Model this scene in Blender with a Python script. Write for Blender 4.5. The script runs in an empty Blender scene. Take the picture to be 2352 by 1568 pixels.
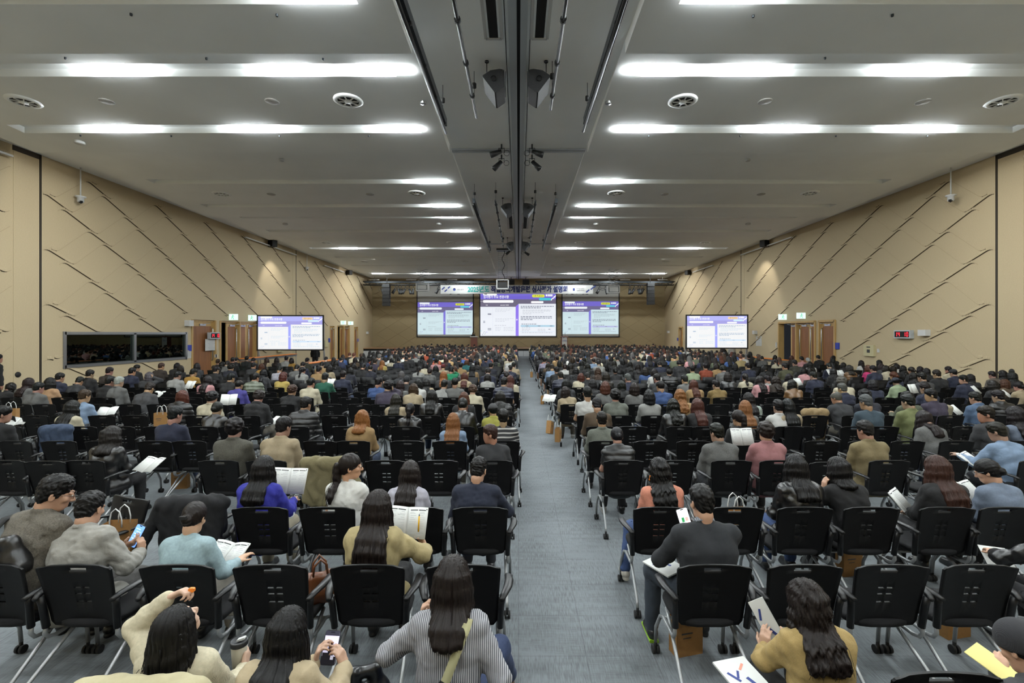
import bpy, bmesh, math, random
import numpy as np
import openvdb as vdb
from mathutils import Vector, Matrix, Euler, noise as mnoise

# ------------------------------------------------------------------ camera, world, exposure, light
SC = bpy.context.scene
COL = SC.collection
F, PX, PY, CH = 1090.0, 1191.0, 765.0, 2.38      # focal length in pixels, vanishing point, camera height
cam = bpy.data.cameras.new('camera'); cam.sensor_width = 36.0; cam.lens = 36.0*F/2352.0
cam.shift_x = -(PX-1176.0)/2352.0; cam.shift_y = (PY-784.0)/2352.0
cam.clip_start = 0.05; cam.clip_end = 200
CAM = bpy.data.objects.new('camera', cam); COL.objects.link(CAM)
CAM.location = (0, 0, CH); CAM.rotation_euler = (math.radians(90), 0, 0)
SC.camera = CAM
SC.view_settings.view_transform = 'Standard'; SC.view_settings.look = 'None'
SC.view_settings.gamma = 1.0; SC.view_settings.use_curve_mapping = False
SC.view_settings.exposure = 0.0
W = bpy.data.worlds.new('hall_air'); SC.world = W; W.use_nodes = True
W.node_tree.nodes['Background'].inputs[0].default_value = (0.75, 0.85, 1.0, 1)
W.node_tree.nodes['Background'].inputs[1].default_value = 0.02
SC.cycles.max_bounces = 6; SC.cycles.diffuse_bounces = 4; SC.cycles.glossy_bounces = 3
SC.cycles.transmission_bounces = 4; SC.cycles.transparent_max_bounces = 6
SC.cycles.caustics_reflective = False; SC.cycles.caustics_refractive = False
SC.cycles.sample_clamp_indirect = 4.0
LAMP = 205.0          # strength of the lit ceiling strip lamps
SPOT = 640.0         # wall washers, most of them added to brighten the walls

# ------------------------------------------------------------------ helpers
rnd = random.Random(7)
def s2l(c):
    c = c/255.0
    return c/12.92 if c <= 0.04045 else ((c+0.055)/1.055)**2.4
def rgb(r, g, b): return (s2l(r), s2l(g), s2l(b), 1.0)

def mat(name, col=None, rough=0.6, metal=0.0, spec=0.5, objcol=False, emit=None, estr=0.0, noise=None, bump=None, attr=None, sheen=0.0, coat=0.0):
    """principled material; noise=(scale, amount[, stretch]) mottles the colour, bump=(scale, strength, dist[, stretch, kind])"""
    m = bpy.data.materials.new(name); m.use_nodes = True
    nt = m.node_tree; N = nt.nodes; L = nt.links; p = N['Principled BSDF']
    p.inputs['Roughness'].default_value = rough; p.inputs['Metallic'].default_value = metal
    p.inputs['Specular IOR Level'].default_value = spec
    if sheen: p.inputs['Sheen Weight'].default_value = sheen
    if coat: p.inputs['Coat Weight'].default_value = coat
    src = None
    if objcol:
        src = N.new('ShaderNodeObjectInfo').outputs['Color']
    elif attr:
        a = N.new('ShaderNodeAttribute'); a.attribute_name = attr; src = a.outputs['Color']
    else:
        p.inputs['Base Color'].default_value = col
    tc = N.new('ShaderNodeTexCoord')
    def coords(stretch):
        mp = N.new('ShaderNodeMapping'); mp.inputs['Scale'].default_value = stretch
        L.new(tc.outputs['Object'], mp.inputs['Vector']); return mp.outputs['Vector']
    if noise:
        nz = N.new('ShaderNodeTexNoise'); nz.inputs['Scale'].default_value = noise[0]; nz.inputs['Detail'].default_value = 4
        L.new(coords(noise[2] if len(noise) > 2 else (1, 1, 1)), nz.inputs['Vector'])
        mr = N.new('ShaderNodeMapRange'); mr.inputs['From Min'].default_value = 0.3; mr.inputs['From Max'].default_value = 0.7
        mr.inputs['To Min'].default_value = 1-noise[1]; mr.inputs['To Max'].default_value = 1+noise[1]
        L.new(nz.outputs['Fac'], mr.inputs['Value'])
        mx = N.new('ShaderNodeVectorMath'); mx.operation = 'SCALE'
        if src: L.new(src, mx.inputs[0])
        else: mx.inputs[0].default_value = col[:3]
        L.new(mr.outputs['Result'], mx.inputs['Scale']); src = mx.outputs['Vector']
    if src: L.new(src, p.inputs['Base Color'])
    if bump:
        kind = bump[4] if len(bump) > 4 else 'noise'
        if kind == 'wave':
            t = N.new('ShaderNodeTexWave'); t.inputs['Scale'].default_value = bump[0]; t.inputs['Distortion'].default_value = 1.5
            out = t.outputs['Fac']
        elif kind == 'vor':
            t = N.new('ShaderNodeTexVoronoi'); t.inputs['Scale'].default_value = bump[0]; out = t.outputs['Distance']
        else:
            t = N.new('ShaderNodeTexNoise'); t.inputs['Scale'].default_value = bump[0]; t.inputs['Detail'].default_value = 5; out = t.outputs['Fac']
        L.new(coords(bump[3] if len(bump) > 3 else (1, 1, 1)), t.inputs['Vector'])
        b = N.new('ShaderNodeBump'); b.inputs['Strength'].default_value = bump[1]; b.inputs['Distance'].default_value = bump[2]
        L.new(out, b.inputs['Height']); L.new(b.outputs['Normal'], p.inputs['Normal'])
    if emit:
        p.inputs['Emission Color'].default_value = emit; p.inputs['Emission Strength'].default_value = estr
    return m

class MB:
    """collects shapes into ONE mesh"""
    def __init__(s): s.v = []; s.f = []; s.m = []; s.sm = []
    def add(s, vs, fs, mi=0, smooth=False):
        b = len(s.v); s.v.extend([tuple(x) for x in vs])
        for f in fs: s.f.append(tuple(b+i for i in f)); s.m.append(mi); s.sm.append(smooth)
    def box(s, c, d, mi=0, R=None):
        x, y, z = d[0]/2, d[1]/2, d[2]/2
        vs = [Vector((i*x, j*y, k*z)) for i in (-1, 1) for j in (-1, 1) for k in (-1, 1)]
        if R is not None: vs = [R @ v for v in vs]
        vs = [v+Vector(c) for v in vs]
        s.add(vs, [(0, 1, 3, 2), (4, 6, 7, 5), (0, 4, 5, 1), (2, 3, 7, 6), (0, 2, 6, 4), (1, 5, 7, 3)], mi)
        return s
    def b2(s, lo, hi, mi=0):
        return s.box([(a+b)/2 for a, b in zip(lo, hi)], [abs(b-a) for a, b in zip(lo, hi)], mi)
    def rbox(s, c, d, r=0.02, mi=0, R=None, n=3):
        """box with rounded edges seen from the front (rounded in x,z), extruded in y"""
        pts = []
        for (cx, cz, a0) in ((1, 1, 0), (-1, 1, 90), (-1, -1, 180), (1, -1, 270)):
            for i in range(n+1):
                a = math.radians(a0+90*i/n)
                pts.append((cx*(d[0]/2-r)+r*math.cos(a), cz*(d[2]/2-r)+r*math.sin(a)))
        return s.prism(pts, d[1], c, mi, R)
    def prism(s, pts, depth, c=(0, 0, 0), mi=0, R=None, smooth=False):
        """polygon in x,z extruded along y, centred on c"""
        n = len(pts); vs = [Vector((x, -depth/2, z)) for x, z in pts]+[Vector((x, depth/2, z)) for x, z in pts]
        if R is not None: vs = [R @ v for v in vs]
        vs = [v+Vector(c) for v in vs]
        fs = [tuple(range(n)), tuple(range(2*n-1, n-1, -1))]
        s.add(vs, fs, mi)
        b = len(s.v)-2*n
        for i in range(n):
            j = (i+1) % n; s.f.append((b+i, b+n+i, b+n+j, b+j)); s.m.append(mi); s.sm.append(smooth)
        return s
    def tube(s, pts, r, n=8, mi=0, caps=True, closed=False):
        pts = [Vector(p) for p in pts]; rs = r if isinstance(r, (list, tuple)) else [r]*len(pts)
        vs = []; up = Vector((0, 0, 1)); prev = None
        for i, p in enumerate(pts):
            if closed: t = (pts[(i+1) % len(pts)]-pts[i-1])
            else: t = pts[min(i+1, len(pts)-1)]-pts[max(i-1, 0)]
            t = t.normalized() if t.length > 1e-9 else Vector((0, 0, 1))
            if prev is None:
                a = up if abs(t.dot(up)) < 0.9 else Vector((1, 0, 0)); u = t.cross(a).normalized()
            else:
                u = prev-t*prev.dot(t)
                u = u.normalized() if u.length > 1e-6 else t.orthogonal().normalized()
            prev = u; w = t.cross(u)
            for k in range(n):
                a = 2*math.pi*k/n; vs.append(p+(u*math.cos(a)+w*math.sin(a))*rs[i])
        fs = []; m = len(pts)
        for i in range(m if closed else m-1):
            for k in range(n):
                a, b = i*n+k, i*n+(k+1) % n; c, d = ((i+1) % m)*n+(k+1) % n, ((i+1) % m)*n+k
                fs.append((a, b, c, d))
        s.add(vs, fs, mi, True)
        if caps and not closed:
            b = len(s.v)-m*n
            s.f.append(tuple(b+k for k in reversed(range(n)))); s.f.append(tuple(b+(m-1)*n+k for k in range(n)))
            s.m += [mi, mi]; s.sm += [False, False]
        return s
    def cyl(s, a, b, r, n=16, mi=0, r2=None):
        return s.tube([a, b], [r, r if r2 is None else r2], n, mi)
    def lathe(s, prof, c=(0, 0, 0), n=20, mi=0, R=None):
        """prof: (radius, z) pairs, turned about z"""
        vs = []
        for r, z in prof:
            for k in range(n):
                a = 2*math.pi*k/n; v = Vector((r*math.cos(a), r*math.sin(a), z))
                vs.append((R @ v if R is not None else v)+Vector(c))
        fs = [(i*n+k, i*n+(k+1) % n, (i+1)*n+(k+1) % n, (i+1)*n+k) for i in range(len(prof)-1) for k in range(n)]
        s.add(vs, fs, mi, True); return s
    def quad(s, a, b, c, d, mi=0): s.add([a, b, c, d], [(0, 1, 2, 3)], mi); return s
    def mesh(s, name):
        me = bpy.data.meshes.new(name); me.from_pydata(s.v, [], s.f)
        me.polygons.foreach_set('material_index', s.m); me.polygons.foreach_set('use_smooth', s.sm); me.update(); return me
    def build(s, name, mats, parent=None, loc=None, rot=None):
        return link(name, s.mesh(name), mats, parent, loc, rot)

def link(name, me, mats, parent=None, loc=None, rot=None):
    if not isinstance(mats, (list, tuple)): mats = [mats]
    if not me.materials:
        for m in mats: me.materials.append(m)
    o = bpy.data.objects.new(name, me); COL.objects.link(o)
    if parent is not None: o.parent = parent
    if loc is not None: o.location = loc
    if rot is not None: o.rotation_euler = rot
    return o
def tag(o, label, cat=None, group=None, kind=None):
    if label: o['label'] = label
    if cat: o['category'] = cat
    if group: o['group'] = group
    if kind: o['kind'] = kind
    return o
def empty(name, loc, label, cat, group=None, rot=None):
    o = bpy.data.objects.new(name, None); COL.objects.link(o); o.location = loc; o.empty_display_size = 0.1
    if rot is not None: o.rotation_euler = rot
    return tag(o, label, cat, group)
def struct(o): o['kind'] = 'structure'; return o
def copy_tree(o, parent=None):
    c = o.copy(); COL.objects.link(c)
    if parent is not None: c.parent = parent
    for ch in [x for x in o.children]: copy_tree(ch, c)
    return c
def at_z(px, py, z):            # point on the level z seen at a photo position
    Y = (CH-z)*F/(py-PY); return Vector(((px-PX)*Y/F, Y, z))
def at_y(px, py, Y): return Vector(((px-PX)*Y/F, Y, CH-(py-PY)*Y/F))
WX, H, YB = 16.0, 8.34, 52.0    # half width of the hall, ceiling, back wall of the stage
def at_wall(px, py):            # point on a side wall
    X = -WX if px < PX else WX; Y = X*F/(px-PX); return Vector((X, Y, CH-(py-PY)*Y/F))

# ------------------------------------------------------------------ materials of the place
M = {}
M['ceil'] = mat('white_ceiling_paint', rgb(244, 246, 245), 0.9, noise=(0.6, 0.03))
M['wall'] = mat('beige_fabric_panel', rgb(182, 166, 135), 0.85, noise=(90, 0.08, (1, 0.3, 1)), bump=(220, 0.15, 0.002))
M['stagewall'] = mat('tan_fabric_panel', rgb(154, 138, 106), 0.9, noise=(60, 0.08))
M['groove'] = mat('dark_groove', rgb(62, 48, 28), 0.9)  # painted shade under the lips of the wall relief
M['seamline'] = mat('fine_brown_joint', rgb(128, 110, 82), 0.9)
M['seam'] = mat('dark_bronze_joint', rgb(45, 38, 28), 0.5, 0.3)
M['black'] = mat('black_paint', rgb(20, 21, 23), 0.5, bump=(200, 0.1, 0.001))
M['blackm'] = mat('matt_black', rgb(13, 13, 14), 0.8)
M['dkgrey'] = mat('dark_grey_metal', rgb(52, 56, 60), 0.45, 0.6)
M['steel'] = mat('brushed_steel', rgb(170, 172, 174), 0.3, 0.9, noise=(40, 0.05, (1, 1, 8)))
M['rail'] = mat('grey_anodised_rail', rgb(178, 184, 188), 0.5, 0.2)
M['white'] = mat('white_plastic', rgb(196, 197, 196), 0.5)
M['offwhite'] = mat('cream_painted_metal', rgb(186, 178, 140), 0.5)
M['wood'] = mat('brown_door_leaf', rgb(128, 84, 50), 0.55, noise=(14, 0.18, (1, 1, 0.08)))
M['frame'] = mat('light_oak_frame', rgb(178, 146, 92), 0.5, noise=(18, 0.12, (1, 1, 0.1)))
M['redwood'] = mat('red_brown_podium_wood', rgb(104, 48, 26), 0.4, noise=(12, 0.2, (1, 1, 0.1)))
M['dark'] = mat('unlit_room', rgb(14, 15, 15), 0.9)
M['blue'] = mat('blue_sign', rgb(44, 62, 160), 0.5)
M['red'] = mat('red_led', rgb(60, 0, 0), 0.5, emit=(1, 0.02, 0.04, 1), estr=2.2)
M['exit'] = mat('lit_exit_sign', rgb(200, 235, 225), 0.5, emit=(0.75, 1.0, 0.93, 1), estr=0.9)
M['exitg'] = mat('exit_green', rgb(20, 150, 90), 0.5, emit=(0.05, 0.6, 0.3, 1), estr=0.6)
M['lamp'] = mat('lit_lamp_tube', (1, 1, 1, 1), 0.5, emit=(0.92, 0.985, 1.0, 1), estr=LAMP)
M['orange'] = mat('orange_edge', rgb(226, 128, 40), 0.5)
M['kraft'] = mat('kraft_paper', rgb(142, 104, 58), 0.8, noise=(40, 0.06))
M['paper'] = mat('white_paper', rgb(192, 193, 190), 0.75)
M['ink'] = mat('dark_print', rgb(60, 60, 62), 0.8)
M['inklight'] = mat('grey_print', rgb(168, 170, 172), 0.8)
M['grille'] = mat('black_speaker_grille', rgb(24, 25, 27), 0.6, bump=(60, 0.6, 0.004, (1, 1, 1), 'vor'))
M['stageface'] = mat('grey_stage_front', rgb(176, 178, 180), 0.6)
M['stagetop'] = mat('stage_floor_board', rgb(150, 116, 86), 0.5)

def carpet():
    m = bpy.data.materials.new('slate_carpet_tiles'); m.use_nodes = True
    nt = m.node_tree; N = nt.nodes; L = nt.links; p = N['Principled BSDF']; p.inputs['Roughness'].default_value = 0.95
    tc = N.new('ShaderNodeTexCoord')
    def nz(scale, st, det=3):
        mp = N.new('ShaderNodeMapping'); mp.inputs['Scale'].default_value = st; L.new(tc.outputs['Object'], mp.inputs['Vector'])
        t = N.new('ShaderNodeTexNoise'); t.inputs['Scale'].default_value = scale; t.inputs['Detail'].default_value = det
        L.new(mp.outputs['Vector'], t.inputs['Vector']); return t.outputs['Fac']
    a = nz(30, (4.0, 0.35, 1)); b = nz(30, (0.35, 4.0, 1)); c = nz(1.1, (1, 1, 1), 5); d = nz(5, (0.5, 3.0, 1), 3)
    # tile cells 0.5 m: alternate streak direction tile by tile, thin dark joint
    br = N.new('ShaderNodeTexBrick'); br.offset = 0; br.squash = 1
    br.inputs['Scale'].default_value = 1.0; br.inputs['Brick Width'].default_value = 0.5; br.inputs['Row Height'].default_value = 0.5
    br.inputs['Mortar Size'].default_value = 0.0035; br.inputs['Mortar Smooth'].default_value = 0.3
    br.inputs['Color1'].default_value = (1, 1, 1, 1); br.inputs['Color2'].default_value = (1, 1, 1, 1); br.inputs['Mortar'].default_value = (0.72, 0.72, 0.72, 1)
    L.new(tc.outputs['Object'], br.inputs['Vector'])
    ck = N.new('ShaderNodeTexChecker'); ck.inputs['Scale'].default_value = 2.0; L.new(tc.outputs['Object'], ck.inputs['Vector'])
    mxs = N.new('ShaderNodeMix'); L.new(ck.outputs['Fac'], mxs.inputs[0]); L.new(a, mxs.inputs[2])
    m2 = N.new('ShaderNodeMix'); m2.inputs[0].default_value = 0.35; L.new(a, m2.inputs[2]); L.new(b, m2.inputs[3]); L.new(m2.outputs[0], mxs.inputs[3])
    def math_(op, x, y):
        n = N.new('ShaderNodeMath'); n.operation = op
        for i, v in enumerate((x, y)):
            if isinstance(v, float): n.inputs[i].default_value = v
            else: L.new(v, n.inputs[i])
        return n.outputs[0]
    t = math_('ADD', math_('MULTIPLY', mxs.outputs[0], 0.9), math_('ADD', math_('MULTIPLY', c, 0.55), math_('MULTIPLY', d, 0.35)))
    cr = N.new('ShaderNodeValToRGB'); cr.color_ramp.elements[0].position = 0.62; cr.color_ramp.elements[0].color = rgb(74, 78, 80)
    cr.color_ramp.elements[1].position = 1.22; cr.color_ramp.elements[1].color = rgb(106, 111, 114)
    L.new(math_('MULTIPLY', t, 1.0), cr.inputs[0])
    mm = N.new('ShaderNodeMix'); mm.data_type = 'RGBA'; mm.blend_type = 'MULTIPLY'; mm.inputs[0].default_value = 1.0
    L.new(cr.outputs[0], mm.inputs[6]); L.new(br.outputs['Color'], mm.inputs[7]); L.new(mm.outputs[2], p.inputs['Base Color'])
    bp = N.new('ShaderNodeBump'); bp.inputs['Strength'].default_value = 0.5; bp.inputs['Distance'].default_value = 0.004
    L.new(mxs.outputs[0], bp.inputs['Height']); L.new(bp.outputs['Normal'], p.inputs['Normal'])
    return m
M['carpet'] = carpet()
def glass(name, tint):
    m = bpy.data.materials.new(name); m.use_nodes = True; nt = m.node_tree; N = nt.nodes; L = nt.links
    N.remove(N['Principled BSDF']); o = N['Material Output']
    t = N.new('ShaderNodeBsdfTransparent'); t.inputs[0].default_value = tint
    g = N.new('ShaderNodeBsdfGlossy'); g.inputs['Roughness'].default_value = 0.01; g.inputs[0].default_value = (0.8, 0.95, 0.9, 1)
    f = N.new('ShaderNodeLayerWeight'); f.inputs['Blend'].default_value = 0.42
    mx = N.new('ShaderNodeMixShader'); L.new(f.outputs['Fresnel'], mx.inputs[0]); L.new(t.outputs[0], mx.inputs[1]); L.new(g.outputs[0], mx.inputs[2])
    L.new(mx.outputs[0], o.inputs['Surface']); return m
M['glass'] = glass('dark_tinted_glass', (0.5, 0.72, 0.66, 1))

# ------------------------------------------------------------------ the room shell
YR = -7.0                       # wall behind the camera
struct(MB().b2((-WX-.3, YR-.3, -.2), (WX+.3, YB+.3, 0)).build('floor', M['carpet']))
# ceiling: flat over the middle bay, saw-tooth bays at both sides with recessed light grooves
def Yc(v, z=H): return (z-CH)*F/v
DROP = 0.27
BAYS = [(YR, 2.6), (2.6, Yc(642, H-DROP)), (Yc(642, H-DROP), Yc(415, H-DROP)), (Yc(415, H-DROP), Yc(267.5, H-DROP)), (Yc(267.5, H-DROP), Yc(214.6, H-DROP)),
        (Yc(214.6, H-DROP), Yc(181, H-DROP)), (Yc(181, H-DROP), Yc(146, H-DROP)), (Yc(146, H-DROP), 48.4)]
# photo height of the far edge of every groove, lamps lit (distance from the middle line), by bay
GY = {0: [(-3.9, (3.2, 7.4, 11.5)), (0.2, (3.2, 7.4, 11.5))], 1: [(4.6, (3.2, 7.4, 11.5)), (7.8, (3.5,))], 2: [(10.42, (3.0, 5.13, 9.14)), (13.16, (3.3, 7.45, 11.4))], 3: [(18.05, (3.35,)), (21.15, (3.3,))],
      4: [(23.88, (3.3,)), (26.6, (3.3,))], 5: [(32.1, (3.3, 7.4, 11.6))], 6: [(36.4, ()), (40.1, ())], 7: [(45.9, (5.4, 9.3, 13.6))]}
XI, XA, XO, XS = 2.17, 2.8, 14.2, 15.2
GW = 0.48
ceil = MB()
ceil.b2((-XI, YR, H), (XI, YB, H+.2))
ORD = ['first', 'second', 'third', 'fourth', 'fifth', 'sixth', 'seventh', 'eighth', 'ninth', 'tenth', 'eleventh', 'twelfth', 'thirteenth', 'fourteenth', 'fifteenth', 'sixteenth', 'seventeenth', 'eighteenth',
       'nineteenth', 'twentieth', 'twenty-first', 'twenty-second', 'twenty-third', 'twenty-fourth', 'twenty-fifth', 'twenty-sixth', 'twenty-seventh', 'twenty-eighth', 'twenty-ninth', 'thirtieth']
SIDE = {-1: 'booth side', 1: 'clock side'}
gi = 0
for bi, (y0, y1) in enumerate(BAYS):
    zf = lambda y: H-0.004-DROP*(y-y0)/(y1-y0)
    ys = [y0]
    gs = sorted(GY[bi])
    for g, _ in gs: ys += [g, g+GW]
    ys.append(y1)
    for sx in (-1, 1):
        xs = [sx*XI, sx*XA, sx*XO, sx*XS]
        for j in range(len(ys)-1):
            a, b = ys[j], ys[j+1]; groove = j % 2 == 1
            for i in range(3):
                if groove and i == 1: continue
                q = [(xs[i], a, zf(a)), (xs[i], b, zf(b)), (xs[i+1], b, zf(b)), (xs[i+1], a, zf(a))]
                ceil.quad(*(q if sx < 0 else q[::-1]))
            if groove:
                x0, x1 = xs[1], xs[2]; zt = zf(a)+.15
                ceil.quad((x0, a, zt), (x1, a, zt), (x1, b, zt), (x0, b, zt))
                ceil.quad((x0, a, zf(a)), (x1, a, zf(a)), (x1, a, zt), (x0, a, zt)); ceil.quad((x0, b, zf(b)), (x1, b, zf(b)), (x1, b, zt), (x0, b, zt))
                for x in (x0, x1): ceil.quad((x, a, zf(a)), (x, b, zf(b)), (x, b, zt), (x, a, zt))
        # side cheeks and the far riser
        for x in (xs[0], xs[3]): ceil.add([(x, y0, H), (x, y1, H), (x, y1, zf(y1)), (x, y0, zf(y0))], [(0, 1, 2, 3)])
        ceil.quad((xs[0], y1, H), (xs[3], y1, H), (xs[3], y1, zf(y1)), (xs[0], y1, zf(y1)))
        ceil.b2((sx*XS, y0, H), (sx*(WX+.3), y1, H+.2))
        for gk, (g, lamps) in enumerate(gs):
            if not lamps: continue
            e = empty('ceiling_light', (0, g+GW/2, zf(g)), 'recessed white ceiling light strip, %s lit strip from the back of the hall, %s' % (ORD[gi+gk], SIDE[sx]), 'ceiling light', 'recessed ceiling light strips')
            for lx in lamps:
                MB().rbox((0, 0, 0), (1.25, .16, .05), .02).build('lamp_tube', M['lamp'], e, (sx*lx, 0, -.010))
    gi += sum(1 for g, l in gs if l)
for sx in (-1, 1): ceil.b2((sx*XI, 48.4, H), (sx*(WX+.3), YB+.3, H+.2))
struct(ceil.build('ceiling', M['ceil']))
# walls
wl = {}
def wall_panel(sx):
    """side wall with its raised wave pattern"""
    w = MB(); X = sx*WX
    holes = WHOLES[sx]      # (y0, y1, z0, z1) sorted by y
    y = YR
    for (a, b, z0, z1) in holes:
        w.b2((X, y, 0), (X+sx*.25, a, H+.1)); 
        if z0 > 0: w.b2((X, a, 0), (X+sx*.25, b, z0))
        w.b2((X, a, z1), (X+sx*.25, b, H+.1)); y = b
    w.b2((X, y, 0), (X+sx*.25, YB+.3, H+.1))
    # rounded waves: a long rise to the next chain, a short fall along it, the shade under its lip painted dark brown
    lev = [0.0]
    for k in range(60): lev.append(lev[-1]+(.36 if k % 2 == 0 else .57))
    lev = [v-13.0 for v in lev]                       # depth below a start point, measured along the chain
    Yc0, Zc0, per, CY, CZ = 17.74, 8.03, 3.25, 1.65, -.93
    nx, nz_ = .49, .87                                # across the chain, up and away from the camera
    def node(m, k, side, e=0.0):
        t = (lev[k]+e)/.93; return Vector((Yc0+m*per+CY*t+side*nx*.055, Zc0+CZ*t+side*nz_*.055))
    segs = [(YR, 15.0), (15.92, 33.6), (34.15, YB)]
    def inside(q):
        return 0.02 < q[1] < H-.06 and any(a_ < q[0] < b_ for a_, b_ in segs) and not any(h[0]-.04 < q[0] < h[1]+.04 and h[2]-.05 < q[1] < h[3]+.05 for h in holes)
    for k0 in range(3, 60):
        m, k, path = -16, k0, []
        while m < 26 and k >= 3 and k < 59:
            path.append(node(m, k, -1, -.09)); path.append(node(m, k+1, 1, .09)); k = k+1-2; m += 1     # crest, trough, then the rise to the next chain
        k, m, back = k0+1, -17, []
        while m > -40 and k < 58: 
            back = [node(m, k, -1, -.09), node(m, k+1, 1, .09)]+back; k += 1; m -= 1
        path = back+path
        if len(path) < 2: continue
        fine = []
        for i in range(len(path)-1):
            a_, b_ = path[i], path[i+1]; l = (b_-a_).length; r_ = min(.20, l*.36)
            fine += [a_+(b_-a_)*(r_/l), b_-(b_-a_)*(r_/l)]
        pts = [fine[0]]
        for i in range(0, len(fine)-1, 2):            # straight piece, then a rounded corner
            a_, b_ = fine[i], fine[i+1]; n = 1; pts += [a_+(b_-a_)*(j+1)/n for j in range(n)]
            if i+2 < len(fine):
                c_ = path[i//2+1]; d_ = fine[i+2]; pts += [b_*(1-t)**2+c_*2*t*(1-t)+d_*t*t for t in (.2, .4, .6, .8, 1.0)]
        for i in range(len(pts)-1):
            p, q = pts[i], pts[i+1]
            if not (inside(p) and inside(q)): continue
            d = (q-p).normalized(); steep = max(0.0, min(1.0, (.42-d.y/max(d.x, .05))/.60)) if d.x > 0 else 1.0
            h = .34+.66*steep; nn = Vector((-d.y, d.x)); 
            if nn.y < 0: nn = -nn
            def ring(r):
                return [(X, r[0]+nn.x*.11, r[1]+nn.y*.11), (X-sx*.034*h, r[0]+nn.x*.012, r[1]+nn.y*.012), (X-sx*.030*h, r[0], r[1]), (X-sx*.001, r[0]-nn.x*.002, r[1]-nn.y*.002), (X-sx*.0015, r[0]-nn.x*.026*h, r[1]-nn.y*.026*h)]
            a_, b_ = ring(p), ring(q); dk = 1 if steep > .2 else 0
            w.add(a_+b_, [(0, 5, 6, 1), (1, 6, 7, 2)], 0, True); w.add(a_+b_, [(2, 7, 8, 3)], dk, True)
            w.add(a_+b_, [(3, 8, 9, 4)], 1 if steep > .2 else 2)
    return w
WHOLES = {-1: [(16.72, 22.85, 1.19, 2.38), (23.25, 25.05, 0, 3.05), (25.45, 28.95, 0, 3.05), (40.3, 41.2, 0, 3.0), (41.9, 44.9, 0, 3.05), (46.2, 47.2, 0, 3.0)],
          1: [(23.95, 25.2, 0, 3.05), (25.55, 29.1, 0, 3.05), (46.2, 47.2, 0, 3.0)]}
for sx, nm in ((-1, 'wall_left'), (1, 'wall_right')):
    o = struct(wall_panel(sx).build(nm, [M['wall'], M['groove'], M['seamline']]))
    X = sx*WX
    t = MB()
    for y in (15.87, 34.1): t.b2((X-sx*.02, y-.035, 0), (X+sx*.02, y+.035, H))
    t.b2((X-sx*.02, 15.0, H-.16), (X+sx*.02, 15.87, H))
    struct(t.build('trim_1' if sx < 0 else 'trim_2', M['seam']))
    struct(MB().b2((X-sx*.012, 15.02, 0), (X+sx*.01, 15.83, H-.17)).b2((X-sx*.012, 33.62, 0), (X+sx*.01, 34.06, H-.05)).build('trim_3' if sx < 0 else 'trim_4', M['wall']))
struct(MB().b2((-WX-.3, YR-.3, 0), (WX+.3, YR, H+.1)).build('wall_back', M['wall']))
bw = MB().b2((-WX-.3, YB, 0), (WX+.3, YB+.3, H+.1))
for k in range(-13, 14):                    # faint lattice of seams in the stage wall
    for s in (-1, 1):
        p0 = Vector((k*2.4-s*6, YB-.004, .8)); p1 = Vector((k*2.4+s*6, YB-.004, 8.2))
        def clipx(a, b):
            pts = [a+(b-a)*i/24 for i in range(25)]
            return [q for q in pts if abs(q.x) < WX-.02]
        q = clipx(p0, p1)
        if len(q) > 2: bw.tube([q[0], q[-1]], .009, 4, 1)
struct(bw.build('wall_front', [M['stagewall'], M['seamline']]))
# stage
YS, ZS = 48.9, 0.86
st = MB().b2((-WX, YS+.25, ZS-.10), (WX, YB, ZS), 1).b2((-WX, YS-.05, ZS-.08), (WX, YS+.25, ZS), 1).b2((-WX, YS+.3, 0), (WX, YB, ZS-.1), 2)
x = -WX
while x < WX-.1:
    st.b2((x+.01, YS, 0), (x+1.09, YS+.06, ZS-.30), 0); x += 1.1
st.b2((-WX, YS+.06, 0), (WX, YS+.3, ZS-.1), 2)
struct(st.build('stage', [M['stageface'], M['stagetop'], M['blackm']]))

# wall washers: one pair throws the wall pools, the rest added to brighten
def washer(x, y, tx, ty, tz, power, deg=70, blend=.6, lab=''):
    e = empty('wall_washer', (x, y, H-.02), lab, 'downlight', 'wall washing downlights')
    MB().lathe([(.001, .0), (.07, 0), (.09, -.02), (.10, -.02), (.10, .015)], n=16).build('trim_ring', M['white'], e)
    l = bpy.data.lights.new('spot', 'SPOT'); l.energy = power; l.spot_size = math.radians(deg); l.spot_blend = blend; l.shadow_soft_size = .06
    l.color = (1.0, .95, .86)
    o = bpy.data.objects.new('spot', l); COL.objects.link(o); o.parent = e; o.location = (0, 0, -.06)
    d = Vector((tx, ty, tz))-Vector((x, y, H-.08)); o.rotation_euler = d.to_track_quat('-Z', 'Y').to_euler()
for sx in (-1, 1):
    for k, y in enumerate((-3, 3, 9, 15, 21, 30.2, 37.5, 43.0, 48.0)):
        pool = y == 30.2
        washer(sx*(11.2 if not pool else 14.2), y, sx*WX, y+(0 if not pool else .8), 3.0 if not pool else 4.4, SPOT*(1.5 if not pool else .9)*(.4, .4, .35, .35, .85, 1.0, 1.0, 1.0, 1.1)[k], 120 if not pool else 66, 1.0 if not pool else .5, '%s wall washing downlight in the ceiling edge, %s from the back of the hall' % (SIDE[sx][:5], ORD[k]))

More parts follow.
